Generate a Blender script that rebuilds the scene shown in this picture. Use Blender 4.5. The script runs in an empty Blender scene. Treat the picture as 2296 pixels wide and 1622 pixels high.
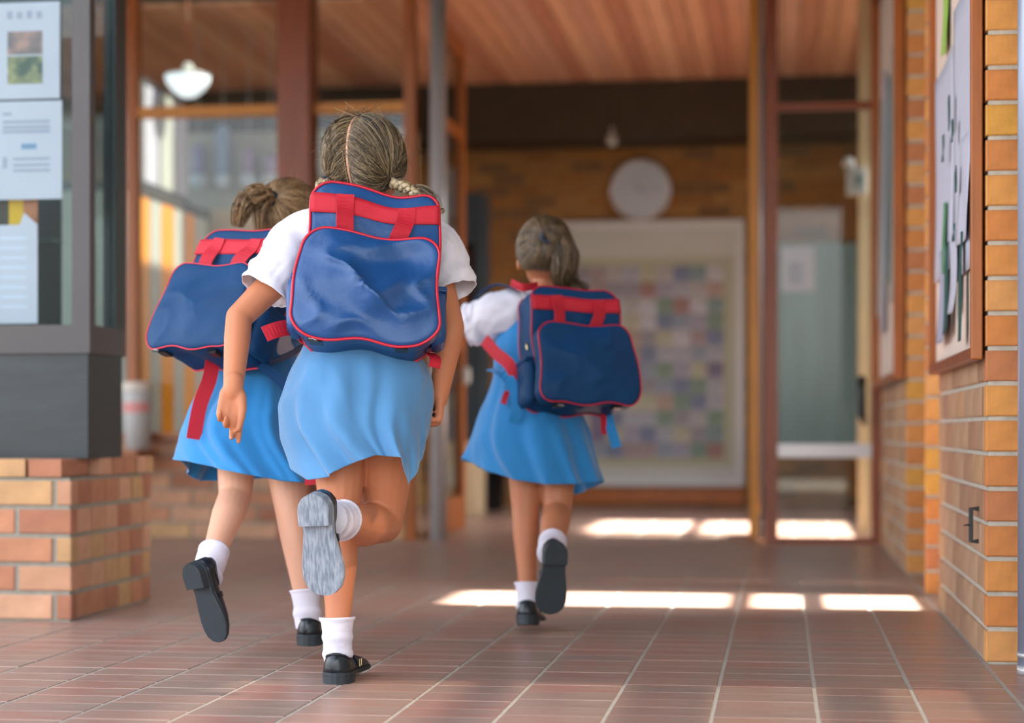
import bpy, math, random
import numpy as np
from mathutils import Vector, Matrix, noise as mnoise
random.seed(7)
rng = np.random.default_rng(7)
C = bpy.context.scene.collection
SC = bpy.context.scene

# ---------------------------------------------------------------- camera
F_PX = 4300.0            # focal length in pixels of the 2296 x 1622 frame
HZ = 965.0               # horizon row
CX = 1148.0
YAW = math.atan(600.0 / F_PX)
CAMZ = 0.56
cam_d = bpy.data.cameras.new('camera'); cam = bpy.data.objects.new('camera', cam_d); C.objects.link(cam)
cam.location = (0, 0, CAMZ); cam.rotation_euler = (math.pi / 2, 0, YAW)
cam_d.sensor_width = 36; cam_d.lens = F_PX / 2296 * 36
cam_d.shift_y = (HZ - 811.0) / 2296
cam_d.dof.use_dof = True; cam_d.dof.focus_distance = 4.2; cam_d.dof.aperture_fstop = 1.9
cam_d.clip_start = 0.05
SC.camera = cam

# ---------------------------------------------------------------- sky, sun, exposure
w = bpy.data.worlds.new('sky'); SC.world = w; w.use_nodes = True
nt = w.node_tree; nt.nodes.clear()
sky = nt.nodes.new('ShaderNodeTexSky'); sky.sky_type = 'NISHITA'; sky.sun_disc = False
sky.sun_elevation = math.radians(48); sky.sun_rotation = math.radians(90)
sky.air_density = 1.0; sky.dust_density = 3.0; sky.ozone_density = 1.0
hsv = nt.nodes.new('ShaderNodeHueSaturation'); hsv.inputs['Saturation'].default_value = 0.35
bg = nt.nodes.new('ShaderNodeBackground'); bg.inputs['Strength'].default_value = 0.46
wo = nt.nodes.new('ShaderNodeOutputWorld')
nt.links.new(sky.outputs[0], hsv.inputs['Color']); nt.links.new(hsv.outputs[0], bg.inputs['Color']); nt.links.new(bg.outputs[0], wo.inputs['Surface'])
SUN_EL = math.radians(48)
sd = bpy.data.lights.new('sun', 'SUN'); so = bpy.data.objects.new('sun', sd); C.objects.link(so)
so.rotation_euler = Vector((-math.cos(SUN_EL), 0.0, -math.sin(SUN_EL))).to_track_quat('-Z', 'Y').to_euler()
so.location = (6, 5, 8)
sd.energy = 20.0; sd.angle = math.radians(1.2); sd.color = (1.0, 0.95, 0.87)
vs = SC.view_settings
vs.view_transform = 'Standard'; vs.look = 'None'; vs.gamma = 1.0; vs.use_curve_mapping = False
vs.exposure = 1.6

# ---------------------------------------------------------------- pixel helpers
RV = Vector((math.cos(YAW), math.sin(YAW), 0)); FV = Vector((-math.sin(YAW), math.cos(YAW), 0)); UV = Vector((0, 0, 1))
def P(px, py, d):
    return Vector((0, 0, CAMZ)) + FV * d + RV * ((px - CX) / F_PX * d) + UV * ((HZ - py) / F_PX * d)
def ang(px): return math.atan((px - CX) / F_PX) - YAW
def WX(px, Y): return Y * math.tan(ang(px))
def WY(px, X): return X / math.tan(ang(px))
def dep(X, Y): return Y * math.cos(YAW) - X * math.sin(YAW)
def ZZ(py, X, Y): return CAMZ + (HZ - py) / F_PX * dep(X, Y)

# ---------------------------------------------------------------- materials
def s2l(c):
    return tuple(((v / 255) / 12.92 if v / 255 <= .04045 else ((v / 255 + .055) / 1.055) ** 2.4) for v in c)
def mat(name, col, rough=.6, var=.0, scale=20, metal=0, spec=.5, bump=0., bscale=200, col2=None, rand=None, stretch=None, sheen=0, sss=0, coat=0):
    """principled material; noise between col and col2, optional per-object ('obj') or per-island ('isl') random colour steps"""
    m = bpy.data.materials.new(name); m.use_nodes = True
    n = m.node_tree.nodes; l = m.node_tree.links
    b = n['Principled BSDF']
    b.inputs['Roughness'].default_value = rough; b.inputs['Metallic'].default_value = metal
    b.inputs['Specular IOR Level'].default_value = spec
    if sheen: b.inputs['Sheen Weight'].default_value = sheen
    if coat: b.inputs['Coat Weight'].default_value = coat; b.inputs['Coat Roughness'].default_value = .15
    if sss:
        b.inputs['Subsurface Weight'].default_value = sss; b.inputs['Subsurface Radius'].default_value = (.012, .005, .003); b.inputs['Subsurface Scale'].default_value = 1.0
    c1 = s2l(col) + (1,)
    tc = n.new('ShaderNodeTexCoord'); mp = n.new('ShaderNodeMapping'); l.new(tc.outputs['Object'], mp.inputs['Vector'])
    if stretch: mp.inputs['Scale'].default_value = stretch
    out = None
    if rand:
        cols, mode = rand
        src = n.new('ShaderNodeObjectInfo').outputs['Random'] if mode == 'obj' else n.new('ShaderNodeNewGeometry').outputs['Random Per Island']
        r = n.new('ShaderNodeValToRGB'); r.color_ramp.interpolation = 'CONSTANT'
        el = r.color_ramp.elements
        while len(el) < len(cols): el.new(.5)
        for i, cc in enumerate(cols):
            el[i].position = i / len(cols); el[i].color = s2l(cc) + (1,)
        l.new(src, r.inputs['Fac']); out = r.outputs['Color']
    if var or col2:
        nz = n.new('ShaderNodeTexNoise'); nz.inputs['Scale'].default_value = scale; nz.inputs['Detail'].default_value = 5
        l.new(mp.outputs[0], nz.inputs['Vector'])
        if col2:
            mx = n.new('ShaderNodeMix'); mx.data_type = 'RGBA'
            cr = n.new('ShaderNodeMapRange'); cr.inputs[1].default_value = .35; cr.inputs[2].default_value = .65
            l.new(nz.outputs['Fac'], cr.inputs[0]); l.new(cr.outputs[0], mx.inputs[0])
            if out: l.new(out, mx.inputs[6])
            else: mx.inputs[6].default_value = c1
            mx.inputs[7].default_value = s2l(col2) + (1,)
            out = mx.outputs[2]
        if var:
            mr = n.new('ShaderNodeMapRange'); mr.inputs[1].default_value = .25; mr.inputs[2].default_value = .75
            mr.inputs[3].default_value = 1 - var; mr.inputs[4].default_value = 1 + var
            l.new(nz.outputs['Fac'], mr.inputs[0])
            mx = n.new('ShaderNodeMix'); mx.data_type = 'RGBA'; mx.blend_type = 'MULTIPLY'; mx.inputs[0].default_value = 1
            if out: l.new(out, mx.inputs[6])
            else: mx.inputs[6].default_value = c1
            l.new(mr.outputs[0], mx.inputs[7]); out = mx.outputs[2]
    if out: l.new(out, b.inputs['Base Color'])
    else: b.inputs['Base Color'].default_value = c1
    if bump:
        n2 = n.new('ShaderNodeTexNoise'); n2.inputs['Scale'].default_value = bscale; n2.inputs['Detail'].default_value = 4
        l.new(mp.outputs[0], n2.inputs['Vector'])
        bp = n.new('ShaderNodeBump'); bp.inputs['Strength'].default_value = bump; bp.inputs['Distance'].default_value = .004
        l.new(n2.outputs['Fac'], bp.inputs['Height']); l.new(bp.outputs[0], b.inputs['Normal'])
    return m
def glass(name, tint=(235, 245, 242), refl=1.0):
    m = bpy.data.materials.new(name); m.use_nodes = True
    n = m.node_tree.nodes; l = m.node_tree.links; n.clear()
    t = n.new('ShaderNodeBsdfTransparent'); t.inputs[0].default_value = s2l(tint) + (1,)
    g = n.new('ShaderNodeBsdfGlossy'); g.inputs['Roughness'].default_value = .02
    f = n.new('ShaderNodeFresnel'); f.inputs[0].default_value = 1.45
    mu = n.new('ShaderNodeMath'); mu.operation = 'MULTIPLY'; mu.inputs[1].default_value = refl
    mx = n.new('ShaderNodeMixShader'); o = n.new('ShaderNodeOutputMaterial')
    l.new(f.outputs[0], mu.inputs[0]); l.new(mu.outputs[0], mx.inputs[0]); l.new(t.outputs[0], mx.inputs[1]); l.new(g.outputs[0], mx.inputs[2]); l.new(mx.outputs[0], o.inputs[0])
    return m

M = {}
BR = [(206, 136, 72), (210, 144, 76), (196, 124, 68), (184, 116, 74), (206, 148, 66), (200, 126, 66), (208, 146, 86)]
BRP = [(182, 134, 104), (172, 118, 88), (180, 140, 98), (160, 106, 80), (188, 142, 112)]
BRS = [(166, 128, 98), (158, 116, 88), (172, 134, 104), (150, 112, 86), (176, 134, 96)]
M['brick'] = mat('yellow brick', (200, 130, 60), .85, var=.16, scale=22, bump=.5, bscale=90, rand=(BR, 'obj'))
M['brick_pink'] = mat('buff brick', (190, 130, 90), .85, var=.2, scale=9, bump=.5, bscale=90, rand=(BRP, 'obj'))
M['brick_side'] = mat('weathered brick', (165, 125, 95), .85, var=.2, scale=9, bump=.5, bscale=90, rand=(BRS, 'obj'))  # same brick greyed; shade of the side faces put into the colour
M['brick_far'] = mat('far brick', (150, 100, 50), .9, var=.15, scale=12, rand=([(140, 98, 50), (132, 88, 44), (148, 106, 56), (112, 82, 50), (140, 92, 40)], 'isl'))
M['mortar'] = mat('mortar', (186, 178, 164), .95, var=.15, scale=40, bump=.6, bscale=120)
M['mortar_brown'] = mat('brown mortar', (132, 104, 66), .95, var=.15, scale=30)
M['mortar_grey'] = mat('grey mortar', (140, 136, 124), .95, var=.15, scale=40, bump=.4, bscale=120)
TL = [(170, 116, 104), (162, 120, 108), (160, 126, 114), (170, 128, 114), (150, 122, 112)]
M['tile'] = mat('terracotta tile', (150, 95, 80), .32, var=.16, scale=9, bump=.15, bscale=60, rand=(TL, 'obj'), stretch=(1, 5, 1), col2=(152, 134, 122))
M['tile_far'] = mat('terracotta tiles', (150, 95, 80), .32, var=.12, scale=6, rand=(TL, 'isl'), stretch=(1, 4, 1), col2=(160, 140, 126))
M['grout'] = mat('grout', (178, 172, 160), .9, var=.12, scale=30)
M['wood'] = mat('orange varnished wood', (156, 82, 16), .4, var=.22, scale=8, stretch=(6, 6, .6))
M['wood_red'] = mat('red brown varnished wood', (134, 66, 34), .38, var=.2, scale=8, stretch=(6, 6, .6))
M['wood_yel'] = mat('yellow varnished wood', (190, 120, 24), .4, var=.15, scale=8, stretch=(6, 6, .6))
M['plank'] = mat('ceiling planks', (208, 150, 116), .5, var=.18, scale=5, stretch=(6, .5, 6), rand=([(214, 156, 120), (200, 142, 108), (222, 168, 132), (206, 152, 124), (190, 128, 98)], 'obj'))
M['beam'] = mat('dark beam', (52, 40, 22), .7, var=.2, scale=6)
M['alu'] = mat('brushed aluminium', (190, 186, 186), .28, metal=.35)
M['bluemetal'] = mat('blue grey enamel', (150, 156, 176), .35, var=.05, scale=5, metal=.3)
M['frame_dark'] = mat('dark grey frame', (62, 58, 58), .45, var=.1, scale=6)
M['frame_teal'] = mat('black green frame', (6, 24, 26), .35)
M['plinth'] = mat('black stained wood', (30, 38, 42), .45, var=.35, scale=7, stretch=(1, 1, 5))
M['black'] = mat('black plastic', (22, 24, 26), .4)
M['white'] = mat('white paint', (190, 190, 188), .6, var=.03, scale=6)
M['paper'] = mat('white paper', (186, 184, 198), .8, var=.03, scale=8)
M['cream'] = mat('cream paint', (214, 190, 152), .7, var=.05, scale=4)
M['greywall'] = mat('grey paint', (176, 176, 168), .8, var=.05, scale=3)
M['teal_panel'] = mat('pale teal panel', (112, 140, 142), .5, var=.2, scale=1.6, stretch=(4, 4, .5))
M['dkblue'] = mat('dark blue grey paint', (36, 50, 58), .6, var=.15, scale=4)
M['glass'] = glass('clear glass', (244, 248, 247), .55)
M['glass_roof'] = glass('frosted roof glass', (166, 166, 163), .3)
M['glass_dark'] = glass('tinted solar glass', (144, 138, 132), .5)  # for panes added only to weaken the sun
M['glass_teal'] = glass('greenish glass', (240, 246, 246), .22)
M['ink'] = mat('grey ink', (156, 156, 174), .8)
M['ink_blue'] = mat('blue ink', (110, 140, 170), .8)
M['dkgreen'] = mat('dark green print', (24, 74, 66), .7)
M['green'] = mat('leaf green print', (70, 130, 84), .7)
M['lime'] = mat('lime paper', (150, 190, 80), .8)
M['yellow'] = mat('yellow paper', (206, 160, 14), .8)
M['orange_panel'] = mat('orange yellow panel', (236, 150, 20), .5, var=.08, scale=4)

# ---------------------------------------------------------------- mesh helpers
class MB:
    def __init__(s): s.v = []; s.f = []
    def add(s, v, f):
        o = len(s.v); s.v += [tuple(p) for p in v]; s.f += [tuple(i + o for i in q) for q in f]; return s
    def box(s, a, b):
        x0, y0, z0 = [min(p, q) for p, q in zip(a, b)]; x1, y1, z1 = [max(p, q) for p, q in zip(a, b)]
        return s.add([(x0, y0, z0), (x1, y0, z0), (x1, y1, z0), (x0, y1, z0), (x0, y0, z1), (x1, y0, z1), (x1, y1, z1), (x0, y1, z1)],
                     [(0, 3, 2, 1), (4, 5, 6, 7), (0, 1, 5, 4), (1, 2, 6, 5), (2, 3, 7, 6), (3, 0, 4, 7)])
    def loft(s, rings, cap0=True, cap1=True, closed=True):
        n = len(rings[0]); o = len(s.v)
        for r in rings: s.v += [tuple(p) for p in r]
        for i in range(len(rings) - 1):
            for j in range(n if closed else n - 1):
                k = (j + 1) % n
                s.f.append((o + i * n + j, o + i * n + k, o + (i + 1) * n + k, o + (i + 1) * n + j))
        if cap0: s.f.append(tuple(o + j for j in reversed(range(n))))
        if cap1: s.f.append(tuple(o + (len(rings) - 1) * n + j for j in range(n)))
        return s
    def tube(s, pts, r, n=8, closed=False, cap=True):
        pts = [Vector(p) for p in pts]; m = len(pts)
        rr = r if hasattr(r, '__len__') else [r] * m
        up = None; rings = []
        for i, p in enumerate(pts):
            t = (pts[(i + 1) % m] - pts[i - 1]) if closed else (pts[min(i + 1, m - 1)] - pts[max(i - 1, 0)])
            t.normalize()
            if up is None:
                up = Vector((0, 0, 1)) if abs(t.z) < .9 else Vector((1, 0, 0))
            a = (up - t * up.dot(t))
            if a.length < 1e-5: a = t.orthogonal()
            a.normalize(); up = a; b = t.cross(a)
            rings.append([p + (a * math.cos(2 * math.pi * k / n) + b * math.sin(2 * math.pi * k / n)) * rr[i] for k in range(n)])
        if closed: rings.append(rings[0]); cap = False
        return s.loft(rings, cap, cap)
    def ribbon(s, pts, wdir, width, thick):
        """flat webbing along pts; wdir = width direction (vector or list)"""
        pts = [Vector(p) for p in pts]; rings = []
        for i, p in enumerate(pts):
            t = (pts[min(i + 1, len(pts) - 1)] - pts[max(i - 1, 0)]).normalized()
            wv = Vector(wdir[i] if isinstance(wdir, list) else wdir); wv = (wv - t * wv.dot(t)).normalized()
            nn = t.cross(wv); h = width / 2; q = thick / 2
            rings.append([p + wv * h + nn * q, p - wv * h + nn * q, p - wv * h - nn * q, p + wv * h - nn * q])
        return s.loft(rings)
    def lathe(s, prof, n=32, c=(0, 0, 0)):
        rings = [[(c[0] + r * math.cos(2 * math.pi * k / n), c[1] + r * math.sin(2 * math.pi * k / n), c[2] + z) for k in range(n)] for r, z in prof]
        return s.loft(rings)
    def prism(s, poly, n, h):
        """poly: list of 3D points (planar), extruded along n*h"""
        n = Vector(n) * h; a = [Vector(p) for p in poly]; b = [p + n for p in a]
        return s.loft([a, b])
    def mesh(s, name, smooth=False):
        me = bpy.data.meshes.new(name); me.from_pydata(s.v, [], s.f)
        me.validate()
        import bmesh
        bm = bmesh.new(); bm.from_mesh(me); bmesh.ops.recalc_face_normals(bm, faces=bm.faces); bm.to_mesh(me); bm.free()
        if smooth: me.polygons.foreach_set('use_smooth', [True] * len(me.polygons))
        return me
def tag(o, label=None, cat=None, group=None, kind=None):
    if label: o['label'] = label
    if cat: o['category'] = cat
    if group: o['group'] = group
    if kind: o['kind'] = kind
    return o
def link(name, me, m, parent=None, smooth=None):
    o = bpy.data.objects.new(name, me); C.objects.link(o)
    if m is not None and not me.materials: me.materials.append(m)
    if parent is not None:
        o.parent = parent
        if parent.get('_w'): o.location = -parent.location     # parts modelled in world coordinates
    return o
def ob(name, mb, m, parent=None, smooth=False):
    return link(name, mb.mesh(name, smooth), m, parent)
def boxo(name, a, b, m, parent=None): return ob(name, MB().box(a, b), m, parent)
def thing(name, loc, label, cat, group=None, kind=None, world=True):
    o = bpy.data.objects.new(name, None); C.objects.link(o); o.location = loc; o.empty_display_size = .1
    if world: o['_w'] = 1
    return tag(o, label, cat, group, kind)
def bevel(o, w, seg=2):
    md = o.modifiers.new('b', 'BEVEL'); md.width = w; md.segments = seg; md.limit_method = 'ANGLE'; return o
def catmull(pts, n):
    pts = [Vector(p) for p in pts]; out = []
    m = len(pts) - 1
    for i in range(n):
        u = i / (n - 1) * m; k = min(int(u), m - 1); t = u - k
        p0 = pts[max(k - 1, 0)]; p1 = pts[k]; p2 = pts[k + 1]; p3 = pts[min(k + 2, m)]
        out.append(.5 * ((2 * p1) + (p2 - p0) * t + (2 * p0 - 5 * p1 + 4 * p2 - p3) * t * t + (3 * p1 - p0 - 3 * p2 + p3) * t ** 3))
    return out

# ---------------------------------------------------------------- bricks
_bm = {}
def chamfer_box(l, d, h, c=.003):
    """x 0..l, z 0..h, y from 0 (front) back to d; front edges chamfered"""
    m = MB()
    fr = [(c, 0, c), (l - c, 0, c), (l - c, 0, h - c), (c, 0, h - c)]
    mid = [(0, c, 0), (l, c, 0), (l, c, h), (0, c, h)]
    bk = [(0, d, 0), (l, d, 0), (l, d, h), (0, d, h)]
    return m.loft([fr, mid, bk])
def brick_face(parent, org, rz, length, rows, m, bl=.23, bd=.05, proud=.006, pitch=.084, joint=.011, first=0, skip=None, start=0., allfull=False, joined=False):
    """courses of single bricks on a wall face; local x along the face, -y out of the wall"""
    R = Matrix.Rotation(rz, 4, 'Z'); out = MB() if joined else None
    for r in range(first, rows):
        x = start if (allfull or r % 2 == 0) else start - bl / 2
        while x < length - .02:
            x0 = max(x, start) ; x1 = min(x + bl - joint, length)
            if x1 - x0 > .025 and not (skip and skip(x0, x1, r)):
                L = round(x1 - x0, 3); h = pitch - joint
                jy = random.uniform(-.0015, .0015)
                loc = Vector(org) + R.to_3x3() @ Vector((x0, -proud + jy, r * pitch + joint / 2))
                if joined:
                    cb = chamfer_box(L, bd, h); out.add([loc + R.to_3x3() @ Vector(p) for p in cb.v], cb.f)
                else:
                    k = (L, bd, m.name)
                    if k not in _bm:
                        me = chamfer_box(L, bd, h).mesh('brick'); me.materials.append(m); _bm[k] = me
                    b = bpy.data.objects.new('brick', _bm[k]); C.objects.link(b); b.parent = parent
                    b.location = loc - (parent.location if parent.get('_w') else Vector((0, 0, 0))); b.rotation_euler = (0, 0, rz)
            x += bl
    if joined:
        return ob('brickwork', out, m, parent)
# ================================================================ THE SETTING
XR = 0.489               # face of the right-hand piers
CEIL = 3.0
YD = 9.55                # glazed door screen
YB = 13.9                # far wall
def struct(o, label, cat='wall'):
    return tag(o, label, cat, kind='structure')

# floor: grout bed plus single tiles
fl = struct(boxo('floor', (-7.5, -2.5, -.12), (1.2, 14.2, -.0018), M['grout']), 'terracotta tiled corridor floor with pale joints', 'floor')
TX, TY = .206, .114
tm = MB()
_t = chamfer_box(TX - .008, .012, TY - .004, .0015)
tv = [(p[0], p[2], -p[1]) for p in _t.v]
tm.add(tv, _t.f); tile_me = tm.mesh('tile'); tile_me.materials.append(M['tile'])
cands = []; x_grid = -.132
for i in range(-34, 6):
    off = random.choice([0, 0, .02, -.03, .04, .01])
    for j in range(18, 122):
        x = x_grid + i * TX + .004; y = j * TY + off
        if x + TX > 1.2 or x < -7.4: continue
        cands.append((x, y))
def in_view(x, y):
    d = dep(x + .1, y + .05)
    if d < 3.3: return False
    u = ((x + .1) * math.cos(YAW) + y * math.sin(YAW)) / d * F_PX + CX
    return -150 < u < 2450
vis = sorted([c for c in cands if in_view(*c)], key=lambda c: dep(*c))
near = vis[:300]; ns = set(near)
for x, y in near:
    t = bpy.data.objects.new('tile', tile_me); C.objects.link(t); t.parent = fl; t.location = (x, y, random.uniform(-.0006, .0004))
rest = MB()
for c in cands:
    if c not in ns: rest.add([(p[0] + c[0], p[1] + c[1], p[2]) for p in tv], _t.f)
tag(ob('tile_paving', rest, M['tile_far'], fl), kind='stuff')

# ceiling: boards running away from the camera
_c = MB()
for a_, b_ in (((-1.6, -2.4), (1.5, 4.8)), ((-7.5, 4.8), (1.5, 9.75)), ((-7.5, 9.75), (-4.6, 10.65)), ((-1.85, 9.75), (1.5, 10.65)), ((-7.5, 10.65), (1.5, 14.2))):
    _c.box((a_[0], a_[1], CEIL + .02), (b_[0], b_[1], CEIL + .2))
ce = struct(ob('ceiling', _c, M['beam']), 'boarded timber ceiling running towards the far wall', 'ceiling')
pk = chamfer_box(.105, .018, 4.4, .003)
pm = MB().add([(p[0], p[2], p[1]) for p in pk.v], pk.f).mesh('plank'); pm.materials.append(M['plank'])
pk2 = chamfer_box(.105, .018, 3.5, .003)
pm2 = MB().add([(p[0], p[2], p[1]) for p in pk2.v], pk2.f).mesh('plank'); pm2.materials.append(M['plank'])
for i in range(58):
    sh = -4.65 < -5.2 + i * .111 < -1.9
    p = bpy.data.objects.new('plank', pm2 if sh else pm); C.objects.link(p); p.parent = ce; p.location = (-5.2 + i * .111, 10.65 if sh else 9.75, CEIL + random.uniform(-.002, .002))

skl = struct(boxo('window_7', (-4.6, 9.75, CEIL + .1), (-1.85, 10.65, CEIL + .106), M['glass_roof']), 'frosted roof light over the room behind the left glazing', 'window')  # added out of view to let more light into the left room
# far wall, brick, with dark beam
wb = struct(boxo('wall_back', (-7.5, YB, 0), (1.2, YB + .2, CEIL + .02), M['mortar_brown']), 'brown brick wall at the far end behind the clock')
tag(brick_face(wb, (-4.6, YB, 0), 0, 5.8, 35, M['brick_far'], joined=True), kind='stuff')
tr = struct(boxo('trim_1', (-4.6, YB - .55, ZZ(318, -1, YB - .3)), (1.15, YB - .02, CEIL - .002), M['beam']), 'dark timber beam across the top of the far wall', 'beam')
bb = struct(boxo('baseboard_back', (WX(1215, YB), YB - .04, .03), (WX(1668, YB), YB - .008, ZZ(1094, -.9, YB)), M['wood']), 'orange wooden skirting below the big framed collage', 'baseboard')

# unseen outer wall put in on the right; its window openings shape the sun strips
XW = 1.2
wr = struct(thing('wall_right', (XW, 6, 0), 'rendered outer wall on the right with window openings', 'wall'), 'rendered outer wall on the right with window openings')
wins = [(3.25, 4.22, .9, 2.94), (6.10, 6.58, .85, 2.75), (7.12, 7.20, .85, 2.3), (10.15, 11.75, .9, 2.75)]
y = 1.0; k = 0
for (y0, y1, z0, z1) in wins:
    boxo('pier', (XW, y, 0), (XW + .2, y0, CEIL + .02), M['greywall'], wr)
    boxo('sill', (XW, y0, 0), (XW + .2, y1, z0), M['greywall'], wr)
    boxo('lintel', (XW, y0, z1), (XW + .2, y1, CEIL + .02), M['greywall'], wr)
    y = y1
boxo('pier', (XW, y, 0), (XW + .2, 14.1, CEIL + .02), M['greywall'], wr)
for k, (y0, y1, z0, z1) in enumerate(wins):
    wn = struct(thing('window_%d' % (k + 1), (XW + .1, (y0 + y1) / 2, z0), '', ''), ['tinted side window on the right before the near brick pier', 'tall side window between the near and middle brick piers', 'narrow side slot between the middle and far brick piers', 'wide side window on the right beyond the glazed doors'][k], 'window')
    if k == 0:
        for z, h in ((1.22, .1), (1.62, .16), (2.1, .07), (2.5, .12)):
            boxo('transom', (XW + .08, y0, z), (XW + .12, y1, z + h), M['wood'], wn)
        boxo('pane', (XW + .096, y0, z0), (XW + .1, y1, z1), M['glass_dark'], wn)  # added dark pane, stands in for tree shade on the front sun patch
    else:
        for z in {1: (1.30, 1.56), 2: (1.4,), 3: (1.5, 1.95)}[k]:
            boxo('transom', (XW + .08, y0, z), (XW + .12, y1, z + .05), M['wood'], wn)
        if k == 2: boxo('pane', (XW + .096, y0, z0), (XW + .1, y1, z1), M['glass_dark'], wn)  # same added pane, weakens this sun strip
# right-hand brick piers
def pier(name, y0, y1, x1, label, side_len=None, zmax_side=9):
    o = struct(boxo(name, (XR + .006, y0 + .006, 0), (x1, y1, CEIL), M['mortar']), label, 'brick pier')
    brick_face(o, (XR, y0 + .006, 0), 0, .241, 36, M['brick'], bl=.241, allfull=True)
    if side_len:
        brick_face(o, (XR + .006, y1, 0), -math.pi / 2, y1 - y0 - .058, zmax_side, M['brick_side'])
    return o
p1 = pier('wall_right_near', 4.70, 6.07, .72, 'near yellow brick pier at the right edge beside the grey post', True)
p2 = pier('wall_right_middle', 6.60, 6.69, .72, 'slim orange brick pier just past the notice board')
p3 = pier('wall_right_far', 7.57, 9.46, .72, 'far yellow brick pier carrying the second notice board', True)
br = boxo('wall_bracket', (XR - .012, 4.79, .285), (XR - .001, 4.80, .36), M['black'])
br.data = MB().tube([(XR - .001, 4.86, .285), (XR - .02, 4.86, .285), (XR - .02, 4.86, .325), (XR - .035, 4.86, .325), (XR - .02, 4.86, .325), (XR - .02, 4.86, .365), (XR - .001, 4.86, .365)], .006, 6).mesh('wall_bracket'); br.data.materials.append(M['black'])
tag(br, 'small black metal hook low on the near brick pier', 'bracket')

# door screen ------------------------------------------------------------
def vpost(name, pa, pb, y0, y1, m, parent, z0=0, z1=CEIL):
    return boxo(name, (WX(pa, y0), y0, z0), (WX(pb, y0), y1, z1), m, parent)
zt0, zt1 = ZZ(256, -2.5, YD), ZZ(232, -2.5, YD)
s1 = struct(thing('window_5', (-2.6, YD, 0), '', ''), 'tall glazed timber screen left of the open doorway', 'window')
vpost('mullion', 284, 306, YD, YD + .08, M['wood'], s1)
vpost('mullion', 905, 929, YD, YD + .08, M['wood'], s1)
boxo('transom', (WX(306, YD), YD + .01, zt0), (WX(905, YD), YD + .07, zt1), M['wood_yel'], s1)
boxo('sill', (-7.2, YD - .06, .515), (WX(929, YD), YD + .12, .545), M['wood'], s1)
for a, b in ((306, 622), (694, 905)):
    for z0, z1 in ((.545, zt0), (zt1, CEIL)):
        boxo('pane', (WX(a, YD), YD + .035, z0), (WX(b, YD), YD + .041, z1), M['glass'], s1)
boxo('pane', (-7.2, YD + .035, .545), (WX(284, YD), YD + .041, CEIL), M['glass'], s1)
col = struct(boxo('trim_2', (WX(620, YD - .06), YD - .06, 0), (WX(695, YD - .06), YD + .12, CEIL), M['wood_red']), 'broad red brown timber column in the glazed screen', 'column')
bevel(col, .008)
dw = struct(boxo('wall_left', (-7.2, YD + .006, 0), (WX(905, YD), YD + .11, .515), M['mortar_grey']), 'low brick wall under the glazed screen behind the running children')
brick_face(dw, (-4.6, YD + .006, 0), 0, WX(905, YD) + 4.6, 6, M['brick_pink'], pitch=.0855)
# left leaf, folded open away from the camera
XL = WX(958, YD)
d1 = struct(thing('door_1', (XL, YD, 0), '', ''), 'left glazed door leaf standing open beside the steel post', 'door')
boxo('stile', (XL, YD + .1, .02), (XL + .045, YD + .2, CEIL - .3), M['wood'], d1)
boxo('stile', (XL, YD + .82, .02), (XL + .045, YD + .92, CEIL - .3), M['wood'], d1)
for z0, z1 in ((.02, .2), (1.0, 1.06), (2.15, 2.2), (2.6, 2.7)): boxo('rail', (XL, YD + .2, z0), (XL + .045, YD + .82, z1), M['wood'], d1)
boxo('pane', (XL + .02, YD + .2, .2), (XL + .026, YD + .82, 2.6), M['glass'], d1)
hd = ob('handle', MB().lathe([(.0, 0), (.04, 0), (.05, .01), (.045, .03), (.0, .035)], 16), M['white'], d1); hd.rotation_euler = (0, math.pi / 2, 0); hd.location = (.045, .86, .86)
sp = struct(ob('trim_3', MB().tube([(WX(980, YD) , YD + .03, 0), (WX(980, YD), YD + .03, CEIL)], .042, 24), M['alu'], None, True), 'bright round steel post at the left of the open doorway', 'post')
# right leaf, folded open, seen edge on
XH = WX(1700, YD)
d2 = struct(thing('door_2', (XH, YD, 0), '', ''), 'yellow edged door leaf standing open at the right of the doorway', 'door')
boxo('stile', (XH - .045, YD + .03, .02), (XH, YD + .13, CEIL - .01), M['wood_yel'], d2)
boxo('stile', (XH - .045, YD + .80, .02), (XH, YD + .9, CEIL - .01), M['wood_yel'], d2)
for z0, z1 in ((.02, .14), (1.0, 1.06), (2.6, 2.7)): boxo('rail', (XH - .045, YD + .13, z0), (XH, YD + .8, z1), M['wood_yel'], d2)
boxo('pane', (XH - .026, YD + .13, .14), (XH - .02, YD + .8, 2.6), M['glass'], d2)
ob('hinge_tube', MB().tube([(XH + .016, YD + .05, .02), (XH + .016, YD + .05, CEIL)], .013, 12), M['alu'], d2, True)
# fixed panel on the right
s2 = struct(thing('window_6', (.2, YD, 0), '', ''), 'narrow glazed timber panel between doorway and far brick pier', 'window')
vpost('mullion', 1715, 1744, YD, YD + .09, M['wood_red'], s2)
vpost('mullion', 1954, 1977, YD, YD + .09, M['wood_red'], s2)
xa, xb = WX(1744, YD), WX(1954, YD)
boxo('transom', (xa, YD + .01, ZZ(244, .2, YD)), (xb, YD + .07, ZZ(228, .2, YD)), M['wood_red'], s2)
boxo('rail', (xa, YD + .005, ZZ(1026, .2, YD)), (xb, YD + .06, ZZ(996, .2, YD)), M['alu'], s2)
boxo('rail', (xa, YD + .01, .0), (xb, YD + .07, ZZ(1206, .2, YD)), M['wood_red'], s2)
boxo('pane', (xa, YD + .035, .05), (xb, YD + .041, ZZ(1026, .2, YD)), M['glass'], s2)
boxo('pane', (xa, YD + .035, ZZ(996, .2, YD)), (xb, YD + .041, ZZ(244, .2, YD)), M['glass'], s2)
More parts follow.
